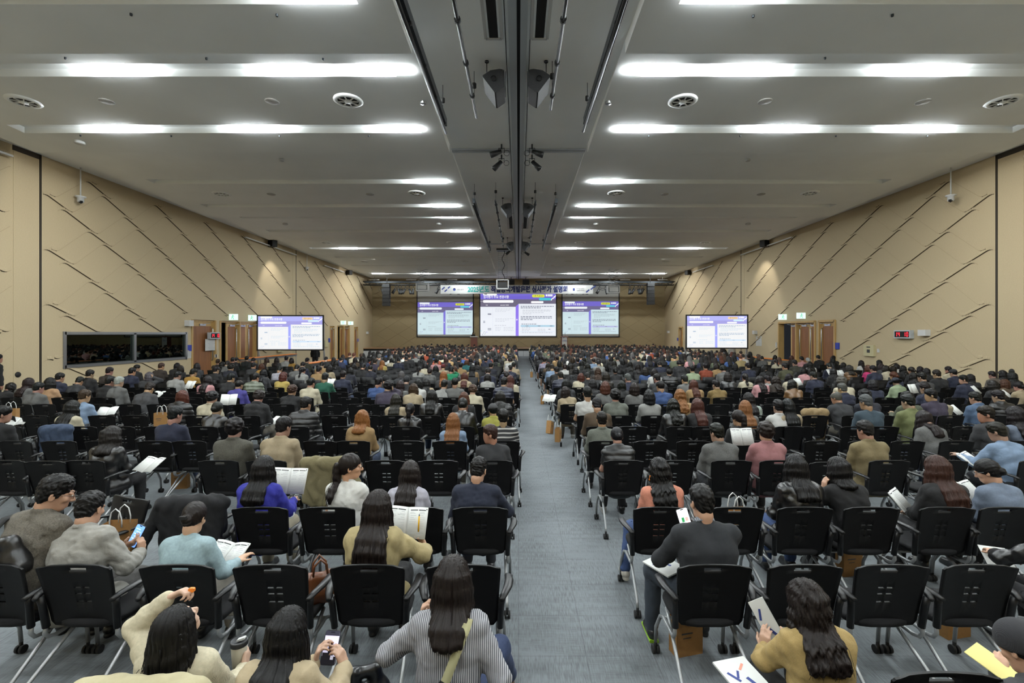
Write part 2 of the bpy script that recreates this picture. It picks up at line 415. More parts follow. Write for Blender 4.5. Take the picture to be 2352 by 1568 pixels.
# ------------------------------------------------------------------ writing and slides
def text_mesh(body, size, bold=0.0, depth=0.0, align='CENTER', width=None):
    c = bpy.data.curves.new('lettering', 'FONT'); c.body = body; c.size = size; c.align_x = align; c.align_y = 'CENTER'; c.offset = bold; c.extrude = depth
    o = bpy.data.objects.new('lettering', c); COL.objects.link(o)
    bpy.context.view_layer.update()
    me = bpy.data.meshes.new_from_object(o.evaluated_get(bpy.context.evaluated_depsgraph_get()))
    bpy.data.objects.remove(o); bpy.data.curves.remove(c)
    if width and len(me.vertices):
        xs = [v.co.x for v in me.vertices]; k = width/(max(xs)-min(xs))
        for v in me.vertices: v.co.x *= k
    return me
UP = (math.radians(90), 0, 0)            # lettering standing up, read from -Y
def emat(name, r, g, b, k=1.0):
    c = rgb(r, g, b)
    return mat(name, (0.1, 0.1, 0.1, 1), 0.7, emit=c, estr=k)
def slide(w, h, parent, pal, k=1.0, seed=1, y=-.012):
    """the projected page: one mesh of coloured fields plus its lettering"""
    r = random.Random(seed)
    nm = ['violet_field', 'violet_grey_field', 'page_white', 'violet_bar', 'yellow_pill', 'cyan_pill', 'grey_lines', 'blue_table_head', 'pure_white', 'dark_lines']
    ms = [emat('slide_'+n, *c, k) for n, c in zip(nm, pal)]
    b = MB()
    lay = [0]
    def rect(x0, y0, x1, y1, mi, lift=0):
        yy = -lift*.002
        b.quad((x0*w-w/2, yy, h/2-y1*h), (x1*w-w/2, yy, h/2-y1*h), (x1*w-w/2, yy, h/2-y0*h), (x0*w-w/2, yy, h/2-y0*h), mi)
    def pill(x0, y0, x1, y1, mi, lift=1):
        b.rbox(((x0+x1)/2*w-w/2, -lift*.002, h/2-(y0+y1)/2*h), ((x1-x0)*w, .001, (y1-y0)*h), min((y1-y0)*h, (x1-x0)*w)*.42, mi)
    rect(0, 0, 1, .145, 0); rect(0, .145, 1, .32, 1); rect(0, .32, .468, 1, 2); rect(.507, .25, 1, 1, 2, 1)
    b.add([((.468)*w-w/2, -.002, h/2-.31*h), (.507*w-w/2, -.002, h/2-.25*h), (.507*w-w/2, -.002, -h/2), (.468*w-w/2, -.002, -h/2)], [(0, 3, 2, 1)], 3)
    pill(.037, .006, .22, .055, 8); pill(.685, .03, .85, .10, 4); pill(.775, .112, .935, .168, 5); pill(.037, .162, .44, .225, 8); rect(0, .192, .037, .197, 8, 1); pill(.67, .188, .835, .236, 8)
    rect(.865, .03, .885, .075, 8, 1); rect(.89, .03, .955, .05, 8, 1); rect(.89, .056, .955, .075, 8, 1)
    for (x, yy) in ((.93, .115), (.955, .075), (.975, .05)):
        b.add([(x*w-w/2, -.004, h/2-(yy+.05)*h), ((x+.012)*w-w/2, -.004, h/2-(yy+.06)*h), ((x+.03)*w-w/2, -.004, h/2-(yy)*h), ((x+.02)*w-w/2, -.004, h/2-(yy-.008)*h)], [(0, 1, 2, 3)], 8)
    b.add([(.478*w-w/2, -.006, h/2-.60*h), (.478*w-w/2, -.006, h/2-.645*h), (.497*w-w/2, -.006, h/2-.622*h)], [(0, 1, 2)], 8)
    def words(x0, x1, yy, mi, t=.014, lo=.014, hi=.036):
        x = x0
        while x < x1-.01:
            d = min(r.uniform(lo, hi), x1-x); rect(x, yy-t/2, x+d, yy+t/2, mi, 2); x += d+.008
    for yy, x1 in ((.31, .97), (.345, .81)): words(.535, x1, yy, 9, .018)
    for yy, x1 in ((.395, .93), (.42, .93), (.455, .85), (.485, .68)): words(.56, x1, yy, 6)
    for yy, x1 in ((.55, .955), (.585, .945), (.62, .70)): words(.535, x1, yy, 9, .018)
    words(.545, .74, .725, 9, .016); rect(.535, .748, .98, .792, 7, 2)
    for x in (.60, .76, .92): rect(x, .763, x+.035, .777, 9, 3)
    for yy in (.81, .845, .88): words(.55, .66, yy, 6); 
    for yy in (.845, .88): words(.76, .86, yy, 6)
    rect(.90, .838, .925, .852, 9, 2); rect(.52, .90, .98, .903, 7, 2); words(.55, .95, .925, 6, .016)
    rect(.165, .36, .1665, .98, 6, 1)
    for y0 in (.37, .60): 
        for j in range(3): words(.20, .44-.05*j, y0+.03*j, 6, .01)
    words(.19, .34, .755, 6); rect(.19, .79, .44, .792, 6, 1)
    for yy in (.81, .84, .875): words(.20, .27, yy, 6, .01); words(.31, .44, yy, 6, .01)
    for (x, yy) in ((.10, .485), (.10, .50), (.04, .66), (.04, .69), (.10, .83), (.10, .86)): rect(x, yy-.008, x+.045 if x > .05 else x+.025, yy+.006, 9, 2)
    # doodle at the lower corner
    for k2 in range(14):
        a = k2/14*math.pi*2; rect(.055+.014*math.cos(a), .93+.03*math.sin(a), .059+.014*math.cos(a), .937+.03*math.sin(a), 9, 2)
    rect(.025, .955, .03, .985, 9, 2); rect(.008, .87, .013, .90, 5, 2); rect(.085, .90, .09, .925, 3, 2)
    o = b.build('projected_page', ms, parent, (0, y, 0))
    tw = emat('slide_lettering', 250, 250, 255, k)
    for body, cx, cy, wd, sz, bold in (('심사평가 주요 변경사항', .21, .093, .335, .075, .02), ('구분', .085, .283, .03, .03, .01), ('2024년 현행', .32, .283, .11, .03, .01)):
        me = text_mesh(body, sz*h, bold*sz*h*.8, 0, 'CENTER', wd*w)
        link('page_lettering', me, tw, o, (cx*w-w/2, -.008, h/2-cy*h), UP)
    me = text_mesh('1권 P.20-21', .05*h, 0, 0, 'CENTER', .12*w); link('page_lettering', me, M['ink'], o, (.7675*w-w/2, -.008, h/2-.066*h), UP)
    return o
PAL_MAIN = [(112, 98, 208), (104, 98, 122), (232, 236, 244), (140, 112, 235), (222, 228, 70), (60, 200, 215), (198, 202, 210), (170, 206, 226), (250, 250, 252), (118, 124, 142)]
PAL_STAGE = [(112, 100, 205), (104, 98, 140), (204, 226, 232), (120, 110, 215), (214, 222, 70), (90, 200, 225), (172, 190, 198), (176, 180, 226), (240, 246, 250), (120, 132, 150)]
PAL_SIDE = [(176, 178, 246), (160, 156, 226), (240, 241, 242), (158, 164, 252), (250, 214, 160), (210, 240, 255), (208, 222, 232), (206, 226, 246), (252, 253, 255), (160, 180, 204)]

def fabric_screen(x0, y0, x1, y1, Y, label, img, pal, k, seed):
    a, b = at_y(x0, y0, Y), at_y(x1, y1, Y); c = (a+b)/2; w, h = b.x-a.x, a.z-b.z
    e = empty('projection_screen', (c.x, Y, c.z), label, 'projection screen', 'screens on the stage wall')
    MB().b2((-w/2, 0, -h/2), (w/2, .03, h/2)).build('screen_fabric', mat('screen_fabric', rgb(172, 172, 168), .8), e)
    f = MB()
    for s in (-1, 1): f.b2((s*w/2-.06, -.02, -h/2-.06), (s*w/2+.06, .05, h/2+.06))
    f.b2((-w/2-.06, -.02, -h/2-.12), (w/2+.06, .05, -h/2)); f.b2((-w/2-.06, -.02, h/2), (w/2+.06, .05, h/2+.06))
    f.build('border', M['black'], e)
    ia, ib = at_y(img[0], img[1], Y), at_y(img[2], img[3], Y); ic = (ia+ib)/2
    s = slide(ib.x-ia.x, ia.z-ib.z, e, pal, k, seed); s.location = (ic.x-c.x, -.015, ic.z-c.z)
    return e
YW = YB-.07
fabric_screen(958, 644, 1087, 772, YW, 'tall pale screen on the stage wall showing a slide, behind the person at the lectern', (959, 694, 1086, 768), PAL_STAGE, .95, 3)
fabric_screen(1102, 672, 1278, 772, YW, 'brightest wide screen in the middle of the stage wall under the banner', (1103, 673, 1277, 771), PAL_MAIN, 1.0, 3)
fabric_screen(1291, 644, 1422, 772, YW, 'tall pale screen on the stage wall behind the lectern with a white banner', (1292, 692, 1421, 767), PAL_STAGE, .95, 3)

def floor_screen(x0, y0, x1, y1, Y, label, yaw):
    a, b = at_y(x0, y0, Y), at_y(x1, y1, Y); c = (a+b)/2; w, h = b.x-a.x, a.z-b.z
    e = empty('folding_screen', (c.x, Y, 0), label, 'projection screen', 'folding screens beside the audience', (0, 0, yaw))
    MB().b2((-w/2, 0, c.z-h/2), (w/2, .02, c.z+h/2)).build('screen_fabric', M['paper'], e)
    f = MB(); t = .07
    for s in (-1, 1): f.b2((s*w/2-t/2, -.03, c.z-h/2-t/2), (s*w/2+t/2, .05, c.z+h/2+t/2))
    for z in (c.z-h/2, c.z+h/2): f.b2((-w/2-t/2, -.03, z-t/2), (w/2+t/2, .05, z+t/2))
    f.build('border', M['black'], e)
    for s in (-1, 1):
        l = MB(); l.b2((s*w/2-.03, .05, 0), (s*w/2+.03, .11, c.z+h*.3)); l.b2((s*w/2-.03, -.5, 0), (s*w/2+.03, .7, .05))
        l.tube([(s*w/2, .6, .05), (s*w/2, .1, c.z-h/2+.2)], .02); l.build('leg', M['steel'], e)
    s = slide(w-.1, h-.1, e, PAL_SIDE, 1.0, 5); s.location = (0, -.012, c.z)
floor_screen(592.5, 724.5, 741.5, 803.5, 29.0, 'bright white slide screen on legs in front of the doors on the booth side', math.radians(2))
floor_screen(1577, 723.5, 1716, 799.5, 30.0, 'bright white slide screen on legs between the audience and the clock wall', math.radians(-2))

# banner on the truss
YT = 47.6
a, b = at_y(1012, 654.5, YT-.6), at_y(1362, 674.5, YT-.6); c = (a+b)/2; w, h = b.x-a.x, a.z-b.z
ban = empty('banner', c, 'long pale banner with green and navy lettering hung above the stage screens', 'banner')
MB().b2((-w/2, 0, -h/2), (w/2, .02, h/2)).build('banner_cloth', mat('banner_cloth', rgb(190, 190, 188), .8), ban)
def onban(me, m, px, py, nm='lettering'):
    p = at_y(px, py, YT-.62)-c; link(nm, me, m, ban, (p.x, -.006, p.z), UP)
K = (YT-.6)/F
onban(text_mesh('2025년도', 15.5*K, .03, 0, 'CENTER', 50*K), mat('teal_print', rgb(42, 140, 134), .7), 1099, 665)
onban(text_mesh('직업능력개발훈련 심사평가 설명회', 15.5*K, .035, 0, 'CENTER', 176*K), mat('navy_print', rgb(28, 40, 92), .7), 1216, 665)
for k_ in (-.42, -.14, .14, .42): MB().tube([(k_*w, .01, h/2), (k_*w, .58, h/2+.35)], .012, 5).build('tie_cord', M['blackm'], ban)
MINK = mat('navy_mark', rgb(34, 50, 112), .7)
d = MB()
for (px, py, l) in ((1018, 662, 9), (1024, 667, 8), (1031, 660, 7), (1350, 668, 10), (1360, 662, 9), (1366, 658, 6)):
    p = at_y(px, py, YT-.62)-c; d.rbox((p.x, -.006, p.z), (l*K, .002, 3*K), K*1.2, 0, Matrix.Rotation(math.radians(-40), 3, 'Y'))
for (px, py, r_) in ((1043.5, 664.5, 3.2),):
    p = at_y(px, py, YT-.62)-c; d.lathe([(.001, 0), (r_*K, 0), (r_*K, .002)], (p.x, -.008, p.z), 16, 0, Matrix.Rotation(math.radians(90), 3, 'X'))
p = at_y(1318, 664.5, YT-.62)-c; d.box((p.x, -.006, p.z), (4*K, .002, 6*K))
d.build('printed_mark', MINK, ban)
onban(text_mesh('고용노동부', 4.2*K, 0, 0, 'CENTER', 16*K), M['ink'], 1057, 665); onban(text_mesh('한국기술교육대학교', 3*K, 0, 0, 'CENTER', 18*K), M['ink'], 1333, 663); onban(text_mesh('직업능력심사평가원', 3*K, 0, 0, 'CENTER', 18*K), M['ink'], 1333, 667)

# lecterns
def lectern(px, Y, label, bannered):
    x = (px-PX)*Y/F
    e = empty('lectern', (x, Y, ZS), label, 'lectern')
    MB().prism([(-.36, 0), (.36, 0), (.32, 1.08), (-.32, 1.08)], .5).build('body', M['redwood'], e)
    MB().box((0, -.02, 1.13), (.8, .62, .10), 0, Matrix.Rotation(math.radians(-6), 3, 'X')).build('top', M['white'] if not bannered else M['redwood'], e)
    MB().tube([(.1, .05, 1.15), (.1, .08, 1.35), (.1, .16, 1.5)], .012).lathe([(.001, -.03), (.025, -.02), (.025, .03), (.001, .04)], (.1, .17, 1.52), 8).build('microphone', M['blackm'], e)
    if bannered:
        MB().box((0, -.28, .62), (.52, .015, 1.15)).build('white_banner', M['paper'], e)
        d = MB().rbox((-.05, -.292, 1.08), (.22, .002, .05), .02, 0, Matrix.Rotation(math.radians(-35), 3, 'Y')); d.build('printed_mark', MINK, e)
        link('lettering', text_mesh('2025년도\n직업능력개발훈련', .07, .002, 0, 'CENTER', .4), mat('violet_print', rgb(110, 104, 160), .7), e, (0, -.293, .75), UP)
    return e
lectern(1089, 49.7, 'red-brown lectern with a white top where the speaker stands on stage', False)
lectern(1296, 49.7, 'red-brown lectern with a tall white printed banner on its front', True)

# ------------------------------------------------------------------ ceiling fittings
# central partition track with its two arms
struct(MB().b2((-.20, YR, H-.05), (-.035, YB, H+.01), 0).b2((.035, YR, H-.05), (.17, YB, H+.01), 0).b2((-.035, YR, H-.012), (.035, YB, H+.01), 1).b2((-.27, YR, H-.012), (-.255, YB, H+.01), 1).b2((.225, YR, H-.012), (.24, YB, H+.01), 1)
       .build('trim_5', [M['rail'], M['blackm']]))
for k, yy in enumerate((15.45, 31.6)):
    t = MB()
    for sx in (-1, 1): 
        t.b2((sx*.28, yy-.16, H-.03), (sx*XI, yy-.03, H+.01), 0); t.b2((sx*.28, yy+.03, H-.03), (sx*XI, yy+.16, H+.01), 0); t.b2((sx*.28, yy-.03, H-.008), (sx*XI, yy+.03, H+.01), 1)
    struct(t.build('trim_%d' % (6+k), [M['rail'], M['blackm']]))
# slot diffusers beside the track
def slot(x0, x1, y0, y1, lab):
    e = empty('slot_diffuser', ((x0+x1)/2, (y0+y1)/2, H), lab, 'air vent', 'slot diffusers')
    w, l = x1-x0, y1-y0
    f = MB()
    for s in (-1, 1): f.b2((s*w/2-.03, -l/2, -.02), (s*w/2+.03, l/2, 0))
    for s in (-1, 1): f.b2((-w/2, s*l/2-.03, -.02), (w/2, s*l/2+.03, 0))
    f.build('frame', M['white'], e); MB().b2((-w*.28, -l/2, -.006), (w*.28, l/2, -.001)).build('dark_slot', M['blackm'], e)
for (x, y, sl) in ((-.5, 6.6, 'booth side of the track'), (.42, 6.6, 'clock side of the track')): slot(x-.16, x+.16, y, y+3, 'long dark slot vent over the first rows, '+sl)
for (x, y, sl) in ((-.42, 23.6, 'booth side of the track'), (.36, 23.6, 'clock side of the track')): slot(x-.16, x+.16, y, y+3.4, 'long dark slot vent behind the second pair of speakers, '+sl)
# hanging loudspeakers
def hang_speaker(x, Y, lab, sx):
    """a tapered cabinet with its point down, hung lengthwise"""
    e = empty('hanging_speaker', (x, Y, 7.55), lab, 'loudspeaker', 'loudspeakers hung beside the track')
    pts = [(-.238, .37), (-.07, .48), (.12, .51), (.19, .50), (.228, .44), (.238, .15), (.225, .12), (.05, .005), (.02, .005), (-.228, .33)]
    if sx > 0: pts = [(-a_, z) for a_, z in pts][::-1]
    MB().prism(pts, .72, (0, .36, 0), 0, None).build('cabinet', M['grille'], e)
    MB().lathe([(.001, 0), (.05, 0), (.058, -.006), (.06, .02)], (.0, -.004, .30), 16, 0, Matrix.Rotation(math.radians(90), 3, 'X')).build('port', M['blackm'], e)
    MB().tube([(-sx*-.16, .2, .45), (-sx*-.16, .2, H-7.55)], .011, 6).lathe([(.045, H-7.58), (.045, H-7.55)], (sx*.16, .2, 0), 10).build('hanging_rod', M['dkgrey'], e)
    MB().tube([(-sx*.20, .55, .40), (-sx*.20, .55, H-7.55)], .012, 6).tube([(-sx*.245, .3, .05), (-sx*.245, .3, .62)], .007, 5).build('hanging_chain', M['dkgrey'], e)
for pr, (x, Y) in enumerate(((-.535, 10.2), (.445, 10.2), (-.535, 20.7), (.445, 20.7), (-.535, 29.4), (.445, 29.4))):
    hang_speaker(x, Y, '%s black hanging speaker along the track %s, %s' % (ORD[pr//2], ('over the first rows', 'at the second pipe set', 'near the projector ladder')[pr//2], SIDE[-1 if pr % 2 == 0 else 1]), -1 if pr % 2 == 0 else 1)
# pipes and lighting ladders under the middle bay
def pipe(name, x, z, y0, y1, lab, heavy):
    e = empty(name, (x, y0, z), lab, 'lighting pipe', 'pipes hung under the ceiling'); L_ = y1-y0
    if heavy:
        MB().b2((-.05, 0, -.02), (.05, L_-.25, .16)).build('cable_trunking', M['dkgrey'], e)
        MB().tube([(-.02, 0, -.08), (-.02, L_, -.08)], .035, 10).build('tube', M['black'], e)
    else:
        MB().tube([(0, 0, 0), (0, L_, 0)], .033, 10).build('tube', M['black'], e)
    k = MB(); y = .6
    while y < L_: k.tube([(0, y-.04, 0), (0, y+.04, 0)], .055, 8); y += 1.25
    k.build('clamp', M['blackm'], e)
    for y in (.35, L_-.6): MB().tube([(.0, y, .05), (.0, y, H-z)], .007, 6).lathe([(.001, .38), (.05, .40), (.05, .5), (.001, .52)], (0, y, 0), 8).build('hanging_wire', M['blackm'], e)
pipe('lighting_pipe', -1.82, 7.52, 3.5, 12.0, 'heavy black pipe with trunking over the first rows, booth side', True)
pipe('lighting_pipe', 1.64, 7.52, 3.5, 11.9, 'heavy black pipe with trunking over the first rows, clock side', True)
pipe('lighting_pipe', -1.01, 7.56, 3.5, 11.4, 'thin black pipe over the first rows, booth side', False)
pipe('lighting_pipe', .74, 7.56, 3.5, 11.0, 'thin black pipe over the first rows, clock side', False)
pipe('lighting_pipe', -1.76, 7.5, 18.6, 29.6, 'heavy black pipe with trunking past the speakers, booth side', True)
pipe('lighting_pipe', 1.48, 7.5, 18.6, 29.0, 'heavy black pipe with trunking past the speakers, clock side', True)
pipe('lighting_pipe', -.9, 7.52, 18.4, 28.6, 'thin black pipe past the hanging speakers, booth side', False)
pipe('lighting_pipe', .66, 7.52, 18.4, 28.4, 'thin black pipe past the hanging speakers, clock side', False)
# small spotlights on the ceiling by the track arms
def spotlight(x, y, z, ang, lab, cat_group, s=1.0):
    e = empty('spotlight', (x, y, z), lab, 'spotlight', cat_group)
    R = Matrix.Rotation(ang, 3, 'Y')
    MB().lathe([(.001, -.02), (.055*s, 0), (.075*s, -.24*s), (.078*s, -.30*s), (.06*s, -.30*s)], (0, 0, -.18*s), 14, 0, R).build('lamp_can', M['black'], e)
    MB().tube([(0, 0, 0), (0, 0, -.12*s)], .02*s, 8).tube([(-.07*s, 0, -.22*s), (-.07*s, 0, -.1*s), (.07*s, 0, -.1*s), (.07*s, 0, -.22*s)], .01*s, 6).build('yoke', M['dkgrey'], e)
    pts = [(sx_*.13*s+.07*s*math.cos(a), 0, -.22*s+.07*s*math.sin(a)) for sx_ in ((1 if ang > 0 else -1),) for a in [2*math.pi*i/14 for i in range(14)]]
    MB().tube(pts, .006*s, 5, closed=True).build('safety_wire', M['dkgrey'], e)
for px, py, ang, w_ in ((1152, 332, 1.25, 'before the cross rail, booth side'), (1152, 356, .8, 'past the cross rail, booth side'), (1222, 332, -1.25, 'before the cross rail, clock side'), (1222, 356, -.8, 'past the cross rail, clock side'),
                       (1172, 569, .9, 'by the projector ladder, booth side'), (1205, 572, -1.0, 'by the projector ladder, clock side')):
    p = at_z(px, py, H-.01); spotlight(p.x, p.y, H, ang, 'small black spotlight on the ceiling '+w_, 'ceiling spotlights', 1.25)
# round vents, discs, sensors
def zceil(p):
    if abs(p.x) < XI: return H
    for y0, y1 in BAYS:
        if y0 <= p.y < y1: return H-.004-DROP*(p.y-y0)/(y1-y0)
    return H
def on_ceiling(px, py):
    p = at_z(px, py, H-.12)
    for _ in range(4): p = at_z(px, py, zceil(p))
    return p
def vent(px, py, R_, lab):
    p = on_ceiling(px, py); e = empty('round_vent', (p.x, p.y, p.z), lab, 'air vent', 'round ceiling vents')
    MB().lathe([(R_, .02), (R_, -.012), (R_*.75, -.04), (R_*.70, -.012)], n=28).build('outer_ring', M['ceil'], e)
    MB().lathe([(.001, -.016), (R_*.74, -.016)], n=24).build('dark_throat', M['blackm'], e)
    b = MB().lathe([(.001, -.05), (R_*.26, -.045), (R_*.28, -.016)], n=16)
    for k in range(8):
        a = 2*math.pi*k/8; b.box((math.cos(a)*R_*.46, math.sin(a)*R_*.46, -.030), (R_*.46, .02, .025), 0, Matrix.Rotation(a, 3, 'Z'))
    b.build('vane_hub', M['ceil'], e)
for px, py, lab in ((55, 233, 'over the first rows by the booth wall'), (800, 231, 'over the first rows near the middle, booth side'), (1568, 232, 'over the first rows near the middle, clock side'), (2303, 233, 'over the first rows by the clock wall'),
                    (509, 445, 'before the cream ceiling hatch, booth side'), (957, 443, 'before the short lit strips, booth side'), (1415, 443, 'before the short lit strips, clock side'), (1860, 443, 'before the cream ceiling hatch, clock side'),
                    (749, 556.5, 'before the fully lit far strip, outer, booth side'), (1038, 556.5, 'before the fully lit far strip, inner, booth side'), (1333, 556.5, 'before the fully lit far strip, inner, clock side'), (1620, 556.5, 'before the fully lit far strip, outer, clock side'),
                    (838, 600, 'between the unlit far grooves, outer, booth side'), (1070, 599.5, 'between the unlit far grooves, inner, booth side'), (1306, 599.5, 'between the unlit far grooves, inner, clock side'), (1530, 600, 'between the unlit far grooves, outer, clock side')):
    vent(px, py, .36, 'round vaned ceiling vent '+lab)
MDISC = mat('grey_speaker_mesh', rgb(176, 175, 172), .8, bump=(120, .3, .002))
def disc(name, px, py, r, h, m, lab, cat, grp):
    p = on_ceiling(px, py); e = MB().lathe([(r, .02), (r, -h), (r*.9, -h-.01), (.001, -h-.012)], n=22).build(name, m, None, (p.x, p.y, p.z)); tag(e, lab, cat, grp)
for px, py, lab in ((245, 233, 'over the first rows, outer, booth side'), (625, 233, 'over the first rows, inner, booth side'), (1757, 233, 'over the first rows, inner, clock side'), (2120, 234, 'over the first rows, outer, clock side'),
                    (850, 446, 'inner, before the hatch, booth side'), (623, 446, 'outer, before the hatch, booth side'), (1526, 446, 'inner, before the hatch, clock side'), (1748, 446, 'outer, before the hatch, clock side')):
    disc('ceiling_speaker', px, py, .17, .004, MDISC, 'flush grey round ceiling speaker '+lab, 'ceiling speaker', 'flush ceiling speakers')
for px, py, lab in ((183, 325, 'near the booth wall, past the second lit strip'), (655, 513, 'beside the cream ceiling hatch, booth side'), (1008, 513, 'between the short lit strips, booth side'), (1369, 513, 'between the short lit strips, clock side'), (1718, 513, 'beside the cream ceiling hatch, clock side')):
    disc('smoke_detector', px, py, .13, .06, M['white'], 'white domed detector on the ceiling '+lab, 'smoke detector', 'ceiling detectors')
for px, py, lab in ((647, 366, 'booth side'), (1718, 366, 'clock side'), (972, 234, 'by the first speaker pair, booth side'), (1397, 234, 'by the first speaker pair, clock side')):
    disc('motion_sensor', px, py, .075, .05, M['steel'], 'small metal sensor on the ceiling bay, '+lab, 'sensor', 'ceiling sensors')
for i, (px, py) in enumerate(((301, 31), (636, 33), (150, 132), (474, 133), (742, 134), (1895, 132), (1730, 35), (2050, 33), (185, 310), (393, 311), (642, 311), (847, 311), (1490, 311), (1700, 311), (1920, 311), (2130, 311))):
    disc('sprinkler_head', px, py, .022, .03, M['dkgrey'], 'tiny dark sprinkler head, %s along the lit bays, %s' % (ORD[i % 8 if px < PX else i], SIDE[-1 if px < PX else 1]), 'sprinkler', 'sprinkler heads')
for px0, px1, lab in ((597, 640, 'booth side'), (1735, 1772, 'clock side')):
    a = on_ceiling(px0, 503.5); b = on_ceiling(px1, 516)
    tag(MB().b2((min(a.x, b.x), a.y, H-.06), (max(a.x, b.x), b.y, H+.02)).build('access_hatch', M['offwhite']), 'cream square ceiling hatch, '+lab, 'hatch', 'ceiling hatches')
# cameras on poles, track rails, wall boxes
for sx, px, yb, lab in ((-1, 185, 465, 'booth wall near the rows'), (1, 2184, 462, 'clock wall near the rows'), (-1, 705, 620, 'booth wall beyond the joint'), (1, 1692, 620, 'clock wall beyond the joint')):
    Y = 17.1 if yb < 500 else 35.5; x = (px-PX)*Y/F; z = CH+(PY-yb)*Y/F
    e = empty('ceiling_camera', (x, Y, z), 'white camera on a ceiling pole, '+lab, 'camera', 'pole cameras')
    MB().tube([(0, 0, .2), (0, 0, H-z)], .022, 8).build('pole', M['white'], e)
    MB().lathe([(.16, .22), (.16, .19), (.10, .17), (.10, .02), (.06, .0)], n=16).build('housing', M['white'], e)
    MB().lathe([(.075, .06), (.06, .0), (.001, -.04)], (sx*-.03, -.02, -.01), 12).build('lens', M['black'], e)
for sx in (-1, 1):
    for (y0, y1, z, lab) in ((27.4, 33.7, 7.93, 'before the wall joint'), (38.6, 43.0, 7.9, 'past the wall joint'), (9, 14.8, 7.9, 'above the first rows')):
        e = empty('track_rail', (sx*(WX-.22), (y0+y1)/2, z), 'thin white rail high on the wall %s, %s' % (lab, SIDE[sx]), 'track', 'wall track rails')
        MB().b2((-.03, -(y1-y0)/2, -.03), (.03, (y1-y0)/2, .03)).build('rail', M['white'], e)
        MB().b2((0, -(y1-y0)/2+.2, -.02), (sx*.22, -(y1-y0)/2+.26, .02)).b2((0, (y1-y0)/2-.26, -.02), (sx*.22, (y1-y0)/2-.2, .02)).build('bracket', M['white'], e)
    for (Y, z, lab) in ((30.3, 8.1, 'before the joint'), (44.0, 8.0, 'near the stage')):
        e = empty('wall_speaker', (sx*(WX-.3), Y, z), 'small black box speaker under the ceiling edge %s, %s' % (lab, SIDE[sx]), 'loudspeaker', 'black wall boxes')
        MB().rbox((0, 0, 0), (.46, .34, .42), .04, 0, Matrix.Rotation(sx*.5, 3, 'Z')).build('cabinet', M['grille'], e); MB().b2((0, -.04, -.04), (sx*.3, .04, .04)).build('bracket', M['black'], e)
# stage lighting trusses with spotlights, line arrays, projectors
def truss(x0, x1, lab):
    e = empty('lighting_truss', ((x0+x1)/2, YT, 7.45), lab, 'truss', 'stage lighting trusses'); L_ = x1-x0
    b = MB()
    for (y, z) in ((0, .12), (.35, .12), (0, -.22), (.35, -.22)): b.tube([(-L_/2, y, z), (L_/2, y, z)], .055, 8)
    x = -L_/2
    while x < L_/2-.5: b.tube([(x, 0, .12), (x+.5, 0, -.22), (x+1, 0, .12)], .03, 6); x += 1
    b.build('truss_frame', M['black'], e)
    MB().b2((-L_/2+.2, -.12, -.05), (L_/2-.2, -.04, .12)).build('cable_tray', M['dkgrey'], e)
    for k in (-.42, -.15, .15, .42): MB().tube([(k*L_, .2, .12), (k*L_, .2, H-7.45)], .012, 6).b2((k*L_-.5, .15, .28), (k*L_+.5, .19, .34)).build('hanger', M['steel'], e)
truss(-15.6, -1.9, 'black stage lighting truss full of spotlights, booth half'); truss(1.7, 15.6, 'black stage lighting truss full of spotlights, clock half')
k = 0
for px in (876, 892, 907, 914, 921, 930, 939, 948, 1007, 1032, 1053, 1077, 1097, 1116, 1285, 1300, 1316, 1330, 1338, 1350, 1378, 1392, 1448, 1458, 1467, 1472, 1480):
    x = (px-PX)*(YT-.2)/F; i = k if px < PX else k-14; k += 1
    spotlight(x, YT, 7.19, (.55 if k % 3 == 0 else -.3 if k % 3 == 1 else .1), 'black spotlight under the stage truss, %s along it, %s' % (ORD[i], SIDE[-1 if px < PX else 1]), 'stage spotlights', 1.9)
for px0, px1, y0, y1, lab in ((880, 896, 652, 703, 'booth side'), (1486, 1502, 650, 700, 'clock side')):
    a, b = at_y(px0, y0, 47.0), at_y(px1, y1, 47.0); e = empty('line_array_speaker', ((a.x+b.x)/2, 47.0, b.z), 'tall black hanging line speaker beside the stage, '+lab, 'loudspeaker', 'line array speakers')
    hh = (a.z-b.z); bb = MB()
    for i in range(6): bb.rbox((0, -.03*abs(i-4), hh*(i+.5)/6), (b.x-a.x, .5, hh/6-.02), .03)
    bb.build('cabinets', M['grille'], e); MB().tube([(0, .1, hh), (0, .1, H-b.z)], .03, 8).build('hanging_chain', M['blackm'], e)
for px, lab in ((1048, 'booth side'), (1208, 'clock side')):
    p = at_y(px, 647.5, 50.5); e = empty('stage_speaker', p, 'black box speaker above the middle screen, '+lab, 'loudspeaker', 'speakers above the screen')
    if px == 1048: e.location.x = (1174-PX)*50.5/F
    MB().rbox((0, 0, 0), (.72, .5, .5), .05, 0, Matrix.Rotation(.3, 3, 'X')).build('cabinet', M['grille'], e); MB().tube([(0, .1, .2), (0, .1, H-p.z)], .03, 8).build('hanging_rod', M['blackm'], e)
